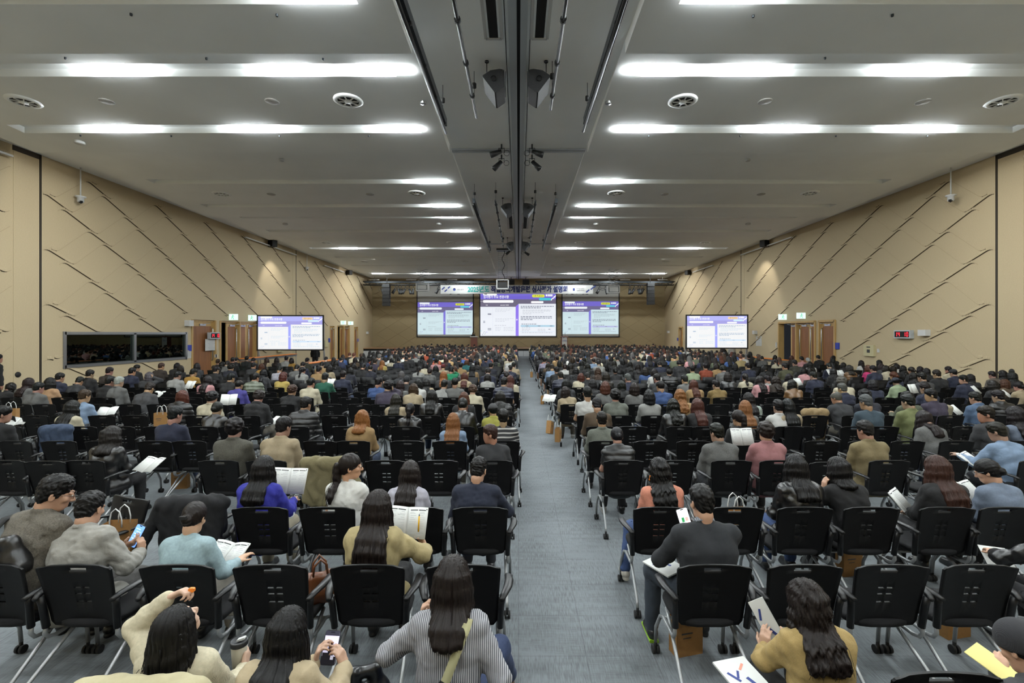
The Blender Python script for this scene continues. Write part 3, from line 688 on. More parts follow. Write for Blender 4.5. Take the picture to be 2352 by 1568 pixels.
def projector(px, ytop, ybot, Y, lab, ladder):
    a, b = at_y(px, ytop, Y), at_y(px, ybot, Y); e = empty('projector_lift', (b.x, Y, b.z), lab, 'projector', 'ceiling projectors'); hh = H-.02-b.z
    w = 26*Y/F
    fr = MB()
    for s in (-1, 1): fr.b2((s*w/2-.04, -.3, 0), (s*w/2+.04, .3, .62))
    fr.b2((-w/2, -.3, -.06), (w/2, .3, .03)); fr.b2((-w/2, -.3, .58), (w/2, .3, .64)); fr.build('cradle', M['white'], e)
    MB().rbox((0, 0, .27), (w*.78, .6, .36), .05).build('projector_body', M['black'] if ladder else M['white'], e)
    MB().lathe([(.11, 0), (.13, -.05), (.12, -.1), (.08, -.1)], (-.2, .33, .27), 14, 0, Matrix.Rotation(math.radians(90), 3, 'X')).build('lens', M['black'], e)
    m = MB()
    if ladder:
        for s in (-1, 1): m.tube([(s*w*.38, 0, .6), (s*w*.38, 0, hh)], .008, 5)
        n = 16
        for i in range(n): z = .6+(hh-.6)*i/n; m.tube([(-w*.38, 0, z), (w*.38, 0, z)], .006, 5)
        m.build('wire_ladder', M['dkgrey'], e)
        MB().tube([(.1*math.sin(i*1.3)+.05, -.05, .55+(hh-.55)*i/12) for i in range(13)], .03, 6).build('power_cable', M['blackm'], e)
    else:
        n = 6; ww = w*.42
        for i in range(n):
            z0, z1 = .62+(hh-.62)*i/n, .62+(hh-.62)*(i+1)/n
            for s in (-1, 1): m.tube([(-s*ww, -.2*s, z0), (s*ww, -.2*s, z1)], .025, 6)
        m.build('scissor_arms', M['steel'], e)
    MB().box((0, 0, hh-.04), (w*1.05, .9, .1)).build('ceiling_plate', M['dkgrey'], e)
projector(970.5, 613, 667, 42.5, 'white projector on a scissor lift before the stage, booth side', False)
projector(1408.5, 613, 672, 42.5, 'white projector on a scissor lift before the stage, clock side', False)
projector(1154.5, 575, 663, 33.8, 'projector in a white cradle hung on a long wire ladder near the track', True)

# ------------------------------------------------------------------ doors, booth window and wall fittings
def door(sx, y0, y1, z1, n, leaves, dark_end):
    X = sx*WX; e = empty('door_%d' % n, (X, (y0+y1)/2, 0), None, None); e['kind'] = 'structure'
    L_ = y1-y0; f = MB(); t = .09
    for y in (-L_/2, L_/2): f.b2((-.06*sx-.02, y-t/2, 0), (sx*.26, y+t/2, z1))
    f.b2((-.08, -L_/2, z1-t), (.26 if sx > 0 else -.26, L_/2, z1+.02)); 
    if len(leaves) > 1: f.b2((-.05*sx, -.05, 0), (sx*.26, .05, z1))
    f.build('door_frame', M['frame'], e)
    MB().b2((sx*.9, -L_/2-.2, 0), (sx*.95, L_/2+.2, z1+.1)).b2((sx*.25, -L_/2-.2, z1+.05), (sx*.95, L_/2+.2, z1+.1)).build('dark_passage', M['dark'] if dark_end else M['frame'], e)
    for (ya, yb, xo) in leaves:       # a leaf: recessed by xo, wooden panel inside an oak edge
        d = MB().b2((sx*(xo), ya, .02), (sx*(xo+.05), yb, z1-t)); lf = d.build('door_leaf', M['frame'], e)
        MB().b2((sx*(xo-.012), ya+.14, .05), (sx*(xo), yb-.14, z1-t-.22)).build('wood_panel', M['wood'], lf)
        s = -1 if (ya+yb) > 0 else 1; yh = ya+.1 if s < 0 else yb-.1
        MB().tube([(sx*(xo-.02), yh, .95), (sx*(xo-.07), yh, 1.0), (sx*(xo-.07), yh, 2.6), (sx*(xo-.02), yh, 2.65)], .022, 8).build('pull_handle', M['steel'], lf)
        MB().b2((sx*(xo-.05), (ya+yb)/2-.2, z1-t-.2), (sx*xo, (ya+yb)/2+.25, z1-t-.1)).tube([(sx*(xo-.04), (ya+yb)/2, z1-t-.12), (sx*(xo-.25), (ya+yb)/2+.3, z1-t-.06)], .015, 6).build('door_closer', M['steel'], lf)
    return e
door(-1, 23.25, 25.05, 3.05, 1, [(-.86, .86, .12)], False)
door(-1, 25.45, 28.95, 3.05, 2, [(-1.0, -.05, .14), (.06, .95, .14), (.97, 1.70, .14)], True)
door(-1, 40.3, 41.2, 3.0, 3, [(-.4, .4, .1)], False); door(-1, 41.9, 44.9, 3.05, 4, [(-.5, .5, .15), (.55, 1.45, .12)], True); door(-1, 46.2, 47.2, 3.0, 5, [(-.45, .45, .1)], False)
door(1, 23.95, 25.2, 3.05, 6, [(-.57, .57, .05)], False)
door(1, 25.55, 29.1, 3.05, 7, [(-1.72, -1.1, .14), (-1.08, -.1, .14), (.1, .8, .14)], True); door(1, 46.2, 47.2, 3.0, 8, [(-.45, .45, .1)], False)
# interpreters' booth window
e = empty('window_1', (-WX, 19.78, 1.785), None, None); e['kind'] = 'structure'
f = MB(); hw, hh = 3.065, .595
for y in (-hw, hw): f.b2((-.2, y-.06, -hh-.06), (.03, y+.06, hh+.06))
for z in (-hh, hh): f.b2((-.2, -hw, z-.05), (.03, hw, z+.05))
f.b2((-.2, -.06, -hh), (.03, .06, hh)); f.build('window_frame', M['steel'], e)
for y0, y1 in ((-hw+.06, -.06), (.06, hw-.06)):
    MB().b2((-.06, y0, -hh+.05), (-.05, y1, hh-.05)).build('window_pane', M['glass'], e)
    g = MB(); 
    for y in (y0, y1): g.b2((-.07, y-.03, -hh+.03), (-.03, y+.03, hh-.03))
    for z in (-hh+.05, hh-.05): g.b2((-.07, y0, z-.025), (-.03, y1, z+.025))
    g.build('gasket', M['black'], e)
MB().b2((-2.5, -hw-.3, -1.7), (-2.45, hw+.3, 1.2)).b2((-2.5, -hw-.3, 1.15), (-.25, hw+.3, 1.2)).b2((-2.5, -hw-.3, -1.7), (-.25, hw+.3, -1.65)).b2((-2.5, -hw-.35, -1.7), (-.25, -hw-.3, 1.2)).b2((-2.5, hw+.3, -1.7), (-.25, hw+.35, 1.2)).build('booth_interior', mat('booth_teal', rgb(96, 150, 138), .9), e)
# clocks
def seg_digit(b, ch, cy, s, w, h, t, x):
    segs = {'0': 'abcdef', '1': 'bc', '4': 'fgbc'}[ch]
    R = {'a': (0, h), 'g': (0, 0), 'd': (0, -h)}
    for q in segs:
        if q in 'agd': b.b2((x, cy-w+t*.6, R[q][1]-t/2), (x-.004*s, cy+w-t*.6, R[q][1]+t/2))
        else:
            side = -1 if q in 'fe' else 1; zz = (0, h) if q in 'fb' else (-h, 0)
            yy = cy+side*w*s*-1
            b.b2((x, yy-t/2, zz[0]+t*.3), (x-.004*s, yy+t/2, zz[1]-t*.3))
def clock(sx, px, py, L_, lab):
    p = at_wall(px, py); e = empty('digital_clock', (p.x, p.y, p.z), lab, 'clock', 'digital clocks'); hh = .17
    MB().b2((-sx*.16, -L_/2, -hh), (0, L_/2, hh)).build('case', M['rail'], e); x = -sx*.162
    MB().b2((x, -L_/2+.05, -hh+.05), (x-sx*.004, L_/2-.05, hh-.05)).build('dark_display', M['blackm'], e)
    b = MB()
    for i, ch in enumerate('14 10'):
        if ch != ' ': seg_digit(b, ch, -sx*(-L_*.34+i*L_*.17), sx, .035, .085, .024, x-sx*.006)
    b.build('red_digits', M['red'], e)
clock(1, 2080, 767.5, .84, 'red digital clock reading 14 10 on the beige wall'); clock(-1, 487.5, 770.5, .8, 'red digital clock beside the doors on the booth wall')
def wallbox(sx, px, py, L_, hh, d, m, lab, cat, name, extra=None):
    p = at_wall(px, py); e = empty(name, p, lab, cat)
    b = MB().b2((-sx*d, -L_/2, -hh/2), (0, L_/2, hh/2)); b.build('panel', m, e)
    if extra:
        x = MB(); 
        for (y, z, w_, h_) in extra: x.b2((-sx*d, y-w_/2, z-h_/2), (-sx*(d+.006), y+w_/2, z+h_/2))
        x.build('printed_lines', M['ink'] if name != 'wall_notice' else M['inklight'], e)
    return e
notice = [(0, .28-.07*i, .5-.12*(i % 3), .018) for i in range(9)]
wallbox(1, 1999.5, 805, .62, .5, .1, M['offwhite'], 'cream metal control box on the wall under the red clock', 'control box', 'control_box', [(0, .16, .22, .05), (0, -.02, .18, .15)])
wallbox(1, 2018, 805, .12, .16, .03, M['white'], 'small white switch plate beside the cream control box', 'switch', 'wall_switch')
wallbox(1, 2128, 764, .36, .24, .2, M['white'], 'white wall speaker box beside the red clock', 'wall speaker', 'wall_box')
wallbox(1, 1737, 763, .3, .24, .2, M['white'], 'white wall speaker box past the clock side doors', 'wall speaker', 'wall_box')
wallbox(1, 1743, 783, .75, .65, .01, M['paper'], 'white paper notice on the wall by the clock side doors', 'notice', 'wall_notice', notice)
wallbox(1, 1922, 794, .42, .32, .05, M['blue'], 'blue sign on the wall beside the single door, clock side', 'sign', 'wall_sign')
wallbox(1, 1783.5, 792, .14, .32, .03, M['paper'], 'small pale plate beside the double doors, clock side', 'sign', 'wall_plate')
wallbox(-1, 428.5, 742, .3, .28, .25, M['white'], 'white wall speaker box above the booth window end', 'wall speaker', 'wall_box')
wallbox(-1, 434.5, 799, .36, .3, .02, M['blue'], 'blue sign with white lines beside the booth window', 'sign', 'wall_sign', None)
wallbox(-1, 434, 813, .3, .4, .01, M['paper'], 'white notice below the blue sign by the booth window', 'notice', 'wall_notice', [(0, .12-.05*i, .2, .014) for i in range(5)])
wallbox(-1, 485, 791.5, .95, .6, .01, M['paper'], 'large white notice below the clock on the booth wall', 'notice', 'wall_notice', notice)
wallbox(-1, 495, 817, .16, .16, .04, M['white'], 'small pale box on the wall beside the booth side doors', 'switch', 'wall_switch')
wallbox(-1, 641, 806, .7, .1, .12, M['offwhite'], 'cream wall box below the booth side slide screen', 'wall box', 'wall_box')
wallbox(-1, 749, 789, .6, .55, .06, M['offwhite'], 'cream control box beside the far booth side doors', 'control box', 'control_box')
wallbox(-1, 756, 781, .35, .35, .03, M['blue'], 'blue sign before the far booth side doors', 'sign', 'wall_sign'); wallbox(-1, 822, 781, .4, .3, .03, M['blue'], 'blue sign past the far booth side doors', 'sign', 'wall_sign')
wallbox(-1, 842, 764, .3, .25, .2, M['white'], 'white wall speaker box near the stage corner, booth side', 'wall speaker', 'wall_box'); wallbox(1, 1537, 762, .3, .25, .2, M['white'], 'white wall speaker box near the stage corner, clock side', 'wall speaker', 'wall_box')
wallbox(1, 1557, 779, .4, .3, .03, M['blue'], 'blue sign near the far door, clock side', 'sign', 'wall_sign')
for sx, px, py, lab in ((-1, 527, 728, 'above the booth side doors, nearer the rows'), (-1, 571, 730, 'above the booth side doors, nearer the stage'), (-1, 783, 741, 'above the far booth side doors, nearer the rows'), (-1, 800, 742, 'above the far booth side doors, nearer the stage'),
                        (1, 1806, 728, 'above the clock side doors, nearer the stage'), (1, 1849, 725, 'above the clock side doors, nearer the rows')):
    p = at_wall(px, py); e = empty('exit_sign', p, 'lit white exit sign '+lab, 'exit sign', 'exit signs')
    MB().b2((-sx*.45, -.05, -.16), (0, .05, .17)).build('housing', M['exit'], e)
    g = MB(); x = -sx*.22    # running figure
    g.lathe([(.001, 0), (.03, 0)], (x, -.056, .10), 10, 0, Matrix.Rotation(math.radians(90), 3, 'X'))
    for a, b in (((0, .06), (-.03, -.03)), ((-.03, -.03), (.05, -.06)), ((.05, -.06), (.04, -.13)), ((-.03, -.03), (-.09, -.1)), ((0, .05), (.08, .02)), ((0, .05), (-.07, .0))): g.tube([(x+a[0], -.055, a[1]), (x+b[0], -.055, b[1])], .012, 5)
    g.build('running_figure', M['exitg'], e)
for sx, px, py in ((-1, 40, 860), (1, 2325, 853)):
    p = at_wall(px, py); tag(MB().lathe([(.001, .05), (.07, .05), (.09, .02), (.09, 0)], n=16, R=Matrix.Rotation(math.radians(-90*sx), 3, 'Y')).build('door_pull', M['blackm'], None, p), 'round black door pull on the flat wall panel, '+SIDE[sx], 'door pull')  # round black knobs on the flat wall panels
# orange topped barrier tables and staff tables along the sides
def bench(x, y0, y1, z, lab):
    e = empty('folding_table', (x, (y0+y1)/2, 0), lab, 'table', 'tables along the sides'); L_ = y1-y0
    MB().b2((-.22, -L_/2, z-.03), (.22, L_/2, z)).build('tabletop', M['orange'], e); MB().b2((-.20, -L_/2+.02, z-.16), (.20, L_/2-.02, z-.03)).build('grey_apron', M['steel'], e)
    for y in (-L_/2+.1, L_/2-.1):
        for s in (-1, 1): MB().tube([(s*.18, y, 0), (s*.18, y, z-.05)], .018, 6).build('leg', M['steel'], e)
bench(-9.9, 22.0, 25.5, .98, 'orange topped table beside the aisle of the booth side screen'); bench(-14.9, 25.6, 31.5, 1.02, 'orange topped table along the booth wall under the screen')
bench(14.2, 25.3, 29.6, .96, 'orange topped table before the clock side doors')

lp = bpy.data.lights.new('booth_lamp', 'POINT'); lp.energy = 260; lp.color = (.7, 1, .92); lp.shadow_soft_size = .12  # added light that brightens the booth behind its window
e = empty('booth_ceiling_lamp', (-WX-1.4, 20, 2.9), 'small dim ceiling lamp inside the interpreters booth', 'lamp'); MB().lathe([(.12, .06), (.12, 0), (.08, -.02), (.001, -.02)], n=16).build('lamp_body', M['white'], e)
o = bpy.data.objects.new('booth_lamp', lp); COL.objects.link(o); o.parent = e; o.location = (0, 0, -.2)

# ------------------------------------------------------------------ chairs
M['chairback'] = mat('black_ribbed_plastic', rgb(8, 8, 9), 0.5, spec=.22, bump=(38, 0.35, 0.002, (0.02, 0.02, 1), 'wave'))
M['chairseat'] = mat('black_seat_fabric', rgb(10, 10, 12), 0.9, spec=.3, bump=(300, 0.2, 0.001))
M['chairarm'] = mat('black_arm_plastic', rgb(14, 14, 16), 0.42, spec=.35)
M['chairleg'] = mat('silver_painted_tube', rgb(150, 152, 153), 0.38, 0.55)
def back_mesh(holes=True, lod=0):
    us = [-1, -.9, -.7, -.48, -.24, -.22, -.03, .03, .22, .24, .48, .7, .9, 1]; vs = [0, .07, .2, .385, .407, .515, .537, .615, .637, .75, .85, .905, .95, .985, 1]
    if lod: us = [-1, -.5, 0, .5, 1]; vs = [0, .5, 1]
    def pt(u, v, off):
        w = .212+.032*v
        cor = 1-.045*max(0, (v-.94)/.06)**2*1.0-(.10*(1-v/.07)**2 if v < .07 else 0)
        z = .445+.425*v-.028*(1-u*u)*(1-v)+.012*v*(u*u-.3)*0
        if abs(u) > .89 and v > .98: z -= .008
        y = .065-.085*v**1.3-.03*(u*u-1)*-1*-1+off
        return (u*w*cor, y, z)
    b = MB(); idx = {}
    for o_, off in ((0, 0), (1, .014)):
        for i, u in enumerate(us):
            for j, v in enumerate(vs): idx[(o_, i, j)] = len(b.v); b.v.append(pt(u, v, off))
    def hole(i, j):
        if not holes or lod: return False
        u, v = (us[i]+us[i+1])/2, (vs[j]+vs[j+1])/2
        if abs(u) < .24 and .905 < v < .95: return True
        return .03 < abs(u) < .22 and (.385 < v < .407 or .515 < v < .537 or .615 < v < .637)
    nu, nv = len(us)-1, len(vs)-1
    cell = {(i, j): not hole(i, j) for i in range(nu) for j in range(nv)}
    def q(*f): b.f.append(f); b.m.append(0); b.sm.append(True)
    for (i, j), ok in cell.items():
        if not ok: continue
        q(idx[0, i, j], idx[0, i+1, j], idx[0, i+1, j+1], idx[0, i, j+1]); q(idx[1, i, j], idx[1, i, j+1], idx[1, i+1, j+1], idx[1, i+1, j])
        for (di, dj, a, c) in ((-1, 0, (i, j), (i, j+1)), (1, 0, (i+1, j+1), (i+1, j)), (0, -1, (i+1, j), (i, j)), (0, 1, (i, j+1), (i+1, j+1))):
            if not cell.get((i+di, j+dj), False): q(idx[(0,)+a], idx[(0,)+c], idx[(1,)+c], idx[(1,)+a]); b.sm[-1] = False
    return b
def seat_mb(n=18):
    b = MB(); pts = []
    for k in range(n):
        a = 2*math.pi*k/n; c, s = math.cos(a), math.sin(a)
        pts.append((.225*math.copysign(abs(c)**.55, c), .27+.215*math.copysign(abs(s)**.55, s)))
    rings = [(.93, .425), (1.0, .44), (1.0, .462), (.93, .476), (.55, .47)]
    vs = [(x*k, .27+(y-.27)*k, z) for k, z in rings for x, y in pts]
    fs = [(i*n+j, i*n+(j+1) % n, (i+1)*n+(j+1) % n, (i+1)*n+j) for i in range(len(rings)-1) for j in range(n)]+[tuple(range(n))[::-1], tuple((len(rings)-1)*n+j for j in range(n))]
    b.add(vs, fs, 0, True); return b
def arm_mb(s, n=8):
    b = MB()
    b.tube([(s*.235, .05, .44), (s*.243, .03, .60), (s*.25, .02, .66)], [.022, .022, .024], n)
    pts = [(s*.25, -.015, .655), (s*.265, .03, .672), (s*.285, .10, .68), (s*.292, .19, .68), (s*.283, .27, .672), (s*.272, .30, .66)]
    m = len(pts); vs = []
    for i, p in enumerate(pts):
        w = (.018, .026, .03, .03, .027, .012)[i]
        for k in range(n):
            a = 2*math.pi*k/n; vs.append((p[0]+w*math.cos(a), p[1], p[2]+.013*math.sin(a)))
    fs = [(i*n+k, i*n+(k+1) % n, (i+1)*n+(k+1) % n, (i+1)*n+k) for i in range(m-1) for k in range(n)]+[tuple(range(n))[::-1], tuple((m-1)*n+k for k in range(n))]
    b.add(vs, fs, 0, True); return b
def frame_mb(s, n=8):
    b = MB(); r = .0135
    b.tube([(s*.238, .05, .46), (s*.240, .045, .40), (s*.240, .07, .365), (s*.238, .12, .352), (s*.235, .30, .352), (s*.24, .36, .33), (s*.25, .44, .20), (s*.25, .45, .085)], r, n)   # back post into front leg
    b.tube([(s*.205, .34, .40), (s*.21, .25, .36), (s*.235, -.12, .12), (s*.237, -.14, .085)], r*.95, n)                                       # rear leg
    return b
def caster_mb(x, y):
    b = MB(); b.tube([(x-.026, y, .03), (x-.006, y, .03)], .03, 12).tube([(x+.006, y, .03), (x+.026, y, .03)], .03, 12).tube([(x, y, .03), (x, y, .09)], .012, 8); return b
def chair_proto():
    e = empty('conference_chair', (0, -60, 0), '', 'chair')
    back_mesh().build('backrest', M['chairback'], e); seat_mb().build('seat', M['chairseat'], e)
    for s in (-1, 1):
        arm_mb(s).build('armrest', M['chairarm'], e); 
        f = frame_mb(s).build('leg_frame', M['chairleg'], e)
        caster_mb(s*.25, .45).build('caster', M['blackm'], f); caster_mb(s*.237, -.14).build('caster', M['blackm'], f)
    c = MB(); c.tube([(-.235, .30, .352), (.235, .30, .352)], .012, 8).tube([(-.205, .34, .40), (.205, .34, .40)], .012, 8); c.build('cross_bar', M['chairleg'], e)
    return e
def chair_simple(lod):
    b = back_mesh(lod == 0, lod); parts = [(seat_mb(10), 1)]+[(arm_mb(s, 5), 2) for s in (-1, 1)]+[(frame_mb(s, 5), 3) for s in (-1, 1)]
    for s in (-1, 1): parts.append((MB().tube([(s*.25, .45, 0), (s*.25, .45, .09)], .022, 6), 1)); parts.append((MB().tube([(s*.237, -.14, 0), (s*.237, -.14, .09)], .022, 6), 1))
    for p, mi in parts: b.add(p.v, p.f, mi, True)
    return b
CHAIR_M = [M['chairback'], M['chairseat'], M['chairarm'], M['chairleg']]

# ------------------------------------------------------------------ bodies: smooth solid fields turned into one continuous mesh
V = lambda *a: np.array(a, dtype=np.float64)
def nrm(v): return v/(np.linalg.norm(v)+1e-12)
class Fld:
    def __init__(s, lo, hi, h):
        s.lo = np.array(lo, float); s.h = h; s.n = np.ceil((np.array(hi)-s.lo)/h).astype(int)+1
        s.a = np.full(s.n, .15, np.float32)
    def sub(s, lo, hi):
        i0 = np.maximum(np.floor((np.minimum(lo, hi)-s.lo)/s.h).astype(int), 0); i1 = np.minimum(np.ceil((np.maximum(lo, hi)-s.lo)/s.h).astype(int)+1, s.n)
        if np.any(i1 <= i0): return None, None
        sl = tuple(slice(a, b) for a, b in zip(i0, i1))
        g = np.ogrid[sl]; return sl, [(s.lo[k]+g[k]*s.h).astype(np.float32) for k in range(3)]
    def put(s, sl, d, k):
        a = s.a[sl]
        if k <= 0: s.a[sl] = np.minimum(a, d)
        else:
            hh = np.maximum(k-np.abs(a-d), 0)/k; s.a[sl] = np.minimum(a, d)-hh*hh*k*.25
    def cut(s, sl, d, k=0):
        """remove where d < 0"""
        a = s.a[sl]; d = -d
        if k <= 0: s.a[sl] = np.maximum(a, d)
        else:
            hh = np.maximum(k-np.abs(a-d), 0)/k; s.a[sl] = np.maximum(a, d)+hh*hh*k*.25
    def capd(s, p, q, r0, r1, g):
        d = q-p; L2 = max(float(d @ d), 1e-9)
        x, y, z = g[0]-p[0], g[1]-p[1], g[2]-p[2]
        t = np.clip((x*d[0]+y*d[1]+z*d[2])/L2, 0, 1)
        return np.sqrt((x-t*d[0])**2+(y-t*d[1])**2+(z-t*d[2])**2)-(r0+(r1-r0)*t)
    def cap(s, p, q, r0, r1=None, k=.03, cut=False):
        r1 = r0 if r1 is None else r1; R = max(r0, r1)+k+2.5*s.h
        sl, g = s.sub(np.minimum(p, q)-R, np.maximum(p, q)+R)
        if sl is None: return
        d = s.capd(p, q, r0, r1, g)
        s.cut(sl, d, k) if cut else s.put(sl, d, k)
    def chain(s, pts, rs, k=.02):
        for i in range(len(pts)-1): s.cap(pts[i], pts[i+1], rs[i], rs[i+1], k)
    def ell(s, c, r, R=None, k=.02, cut=False):
        r = np.array(r, float); m = max(r)+k+2.5*s.h; sl, g = s.sub(c-m, c+m)
        if sl is None: return
        x, y, z = g[0]-c[0], g[1]-c[1], g[2]-c[2]
        if R is not None: x, y, z = [R[0, i]*x+R[1, i]*y+R[2, i]*z for i in range(3)]
        k0 = np.sqrt((x/r[0])**2+(y/r[1])**2+(z/r[2])**2); k1 = np.sqrt((x/r[0]**2)**2+(y/r[1]**2)**2+(z/r[2]**2)**2)
        d = (k0*(k0-1)/(k1+1e-9)).astype(np.float32)
        s.cut(sl, d, k) if cut else s.put(sl, d, k)
    def half(s, p, n, k=0):
        """cut away the side towards n"""
        sl, g = s.sub(s.lo, s.lo+s.n*s.h); d = -((g[0]-p[0])*n[0]+(g[1]-p[1])*n[1]+(g[2]-p[2])*n[2])
        s.cut(sl, d, k)
    def ripple(s, amp, seed=0, lam=(.07, .16), n=7, squash=(1, 1, 1)):
        r = np.random.RandomState(seed); m = np.abs(s.a) < max(4*s.h, 3*amp)
        ix = np.nonzero(m); X = [s.lo[k]+ix[k]*s.h for k in range(3)]; d = 0
        wx = .02*np.sin(X[2]*23+seed); wy = .02*np.sin(X[0]*19+seed*2)
        for i in range(n):
            v = nrm(r.normal(size=3)*np.array(squash))*2*math.pi/r.uniform(*lam); ph = v[0]*(X[0]+wx)+v[1]*(X[1]+wy)+v[2]*X[2]+r.uniform(0, 6.28)
            d = d+(1-np.abs(np.sin(ph*.5))*2)
        s.a[m] += (amp*d/n*1.8).astype(np.float32)
    def verts(s, ad=.02):
        if s.h > .02: ad = 0.0
        a = s.a; a[0] = a[-1] = .1; a[:, 0] = a[:, -1] = .1; a[:, :, 0] = a[:, :, -1] = .1
        g = vdb.FloatGrid(.15); g.copyFromArray(np.ascontiguousarray(a), tolerance=0.0)
        p, t, q = g.convertToPolygons(isovalue=0.0, adaptivity=ad)
        return s.lo+p*s.h, (q[:, ::-1], t[:, ::-1]), None
def mesh_of(name, v, qt, extra=None):
    """extra: MB of further shapes in the same mesh"""
    q, t = qt; nv = len(v); ev = extra.v if extra else []; ef = extra.f if extra else []
    me = bpy.data.meshes.new(name); me.vertices.add(nv+len(ev))
    co = np.concatenate([np.asarray(v, np.float32).reshape(-1, 3), np.asarray(ev, np.float32).reshape(-1, 3)]); me.vertices.foreach_set('co', co.ravel())
    sizes = [4]*len(q)+[3]*len(t)+[len(f) for f in ef]; loops = np.concatenate([np.asarray(q, np.int32).ravel(), np.asarray(t, np.int32).ravel(), np.asarray([i+nv for f in ef for i in f], np.int32)])
    me.loops.add(len(loops)); me.loops.foreach_set('vertex_index', loops)
    me.polygons.add(len(sizes)); st = np.concatenate([[0], np.cumsum(sizes)[:-1]]).astype(np.int32)
    me.polygons.foreach_set('loop_start', st); me.update(calc_edges=True); me.polygons.foreach_set('use_smooth', np.ones(len(sizes), bool)); me.update(); return me

def rx(a): c, s = math.cos(a), math.sin(a); return np.array([[1, 0, 0], [0, c, -s], [0, s, c]])
def ry(a): c, s = math.cos(a), math.sin(a); return np.array([[c, 0, s], [0, 1, 0], [-s, 0, c]])
def rz(a): c, s = math.cos(a), math.sin(a); return np.array([[c, -s, 0], [s, c, 0], [0, 0, 1]])
DEF = dict(sex='m', lean=6, lat=0, twist=0, yaw=0, pitch=12, roll=0, hl=None, hr=None, hld=None, hrd=None, hln=None, hrn=None, curl=.5, curlr=None, wide=1.0, seed=1,
           knl=(-.12, .47, .51), knr=(.12, .47, .51), anl=(-.13, .47, .09), anr=(.13, .47, .09), pl=None, pr=None, neckfwd=0.0, stand=False)
def frame(P):
    P = {**DEF, **P}; J = dict(P); m = P['sex'] == 'm'; J['m'] = m; ra = math.radians
    p0 = V(0, .01, .555) if not P['stand'] else V(0, 0, .92); L = .50 if m else .465
    u = nrm(V(math.tan(ra(P['lat'])), math.tan(ra(P['lean'])), 1)); r0 = rz(ra(P['twist'])) @ V(1, 0, 0); r = nrm(r0-u*(r0 @ u)); f = np.cross(u, r)
    hw = (.164 if m else .140)*P['wide']; c7 = p0+u*L
    J.update(p0=p0, u=u, r=r, f=f, c7=c7, chest=p0+u*L*.70, mid=p0+u*L*.33-f*.012, hw=hw)
    Rh = rz(ra(P['yaw']+P['twist'])) @ rx(-ra(P['pitch'])) @ ry(ra(P['roll']))
    nd = nrm(u*.55+V(0, 0, .5)+f*(.22+P['neckfwd'])); k = 1.0 if m else .955
    J.update(Rh=Rh, nt=c7+nd*.085, hk=k); J['hc'] = J['nt']+Rh @ V(0, .028, .088)*k
    J['top'] = J['hc']+V(0, 0, .125*k)
    l1, l2 = (.285, .25) if m else (.262, .23)
    for s, h in ((-1, 'l'), (1, 'r')):
        S = c7-u*.055+r*(s*hw)+f*.012; T = P['h'+h]
        T = V(s*.115, .36, .665) if T is None else V(*T)
        d = T-S; D = np.linalg.norm(d); D2 = min(D, (l1+l2)*.995); T = S+d/D*D2
        pole = V(s*.55, -.35, -.9) if P['p'+h] is None else V(*P['p'+h]); a = (l1*l1-l2*l2+D2*D2)/(2*D2); hh = math.sqrt(max(l1*l1-a*a, 0)); dd = nrm(d); pp = nrm(pole-dd*(pole @ dd))
        J['sh'+h] = S; J['el'+h] = S+dd*a+pp*hh; J['wr'+h] = T
        hd = nrm(T-J['el'+h]) if P['h'+h+'d'] is None else nrm(V(*P['h'+h+'d'])); hn = V(0, 0, -1.) if P['h'+h+'n'] is None else V(*P['h'+h+'n']); hn = nrm(hn-hd*(hn @ hd))
        J['hd'+h] = hd; J['hn'+h] = hn
        J['hip'+h] = p0+V(s*.09, 0.02, -.035); J['kn'+h] = V(*P['kn'+h]); J['an'+h] = V(*P['an'+h])
        if P['stand']: J['kn'+h] = V(s*.10, .02, .50); J['an'+h] = V(s*.11, 0, .09)
    return J
def bounds(*pts): a = np.array(pts); return a.min(0), a.max(0)
def hand(F, J, h, s, k=1.0):
    w, d, n = J['wr'+h], J['hd'+h], J['hn'+h]; x = np.cross(d, n)*-s; curl = J['curlr'] if (h == 'r' and J['curlr'] is not None) else J['curl']   # x: thumb side
    offs = (.026, .0085, -.009, -.025)
    for i, o in enumerate(offs):
        K = w+d*(.084-.005*abs(i-1))+x*o*1.0; F.cap(w+x*o*.7+d*.005, K, .0145, .0125, .012)
        l = (.94, 1.05, 1.0, .8)[i]; a = 0; p = K
        for j, (sl, ca) in enumerate(((.040, .65), (.025, .85), (.021, .6))):
            a += curl*ca*(1+.08*i); dd = d*math.cos(a)+n*math.sin(a)+x*o*.35; q = p+nrm(dd)*sl*l
            F.cap(p, q, (.0092, .0083, .0074)[j], (.0083, .0074, .0062)[j], .004); p = q
    b = w+d*.022+x*.026; t1 = b+nrm(x*.62+d*.7+n*.38)*.042; t2 = t1+nrm(x*.2+d*.85+n*(.35+.2*curl))*.032
    F.cap(w+d*.02, b, .016, .0145, .012); F.cap(b, t1, .0135, .0105, .008); F.cap(t1, t2, .0102, .0078, .004)
def torso(F, J, o, k=.05, low=0.0):
    w = (1.0 if J['m'] else .9)*J['wide']; r, u, f = J['r'], J['u'], J['f']; p0, mid, ch, c7 = J['p0'], J['mid'], J['chest'], J['c7']
    for s in (-1, 1):
        F.chain([p0-V(0, 0, low)+r*s*.07*w, mid+r*s*.062*w, ch+r*s*.075*w, c7-u*.075+r*s*.085*w], [.102+o, .094*w+o, .100*w+o, .066+o], k)
    F.cap(J['shl']-f*.004, J['shr']-f*.004, .050+o, None, k)
    for h in 'lr': F.cap(J['nt']-u*.075, J['sh'+h]+u*.006, .034+o*.6, .040+o*.8, k*.8)
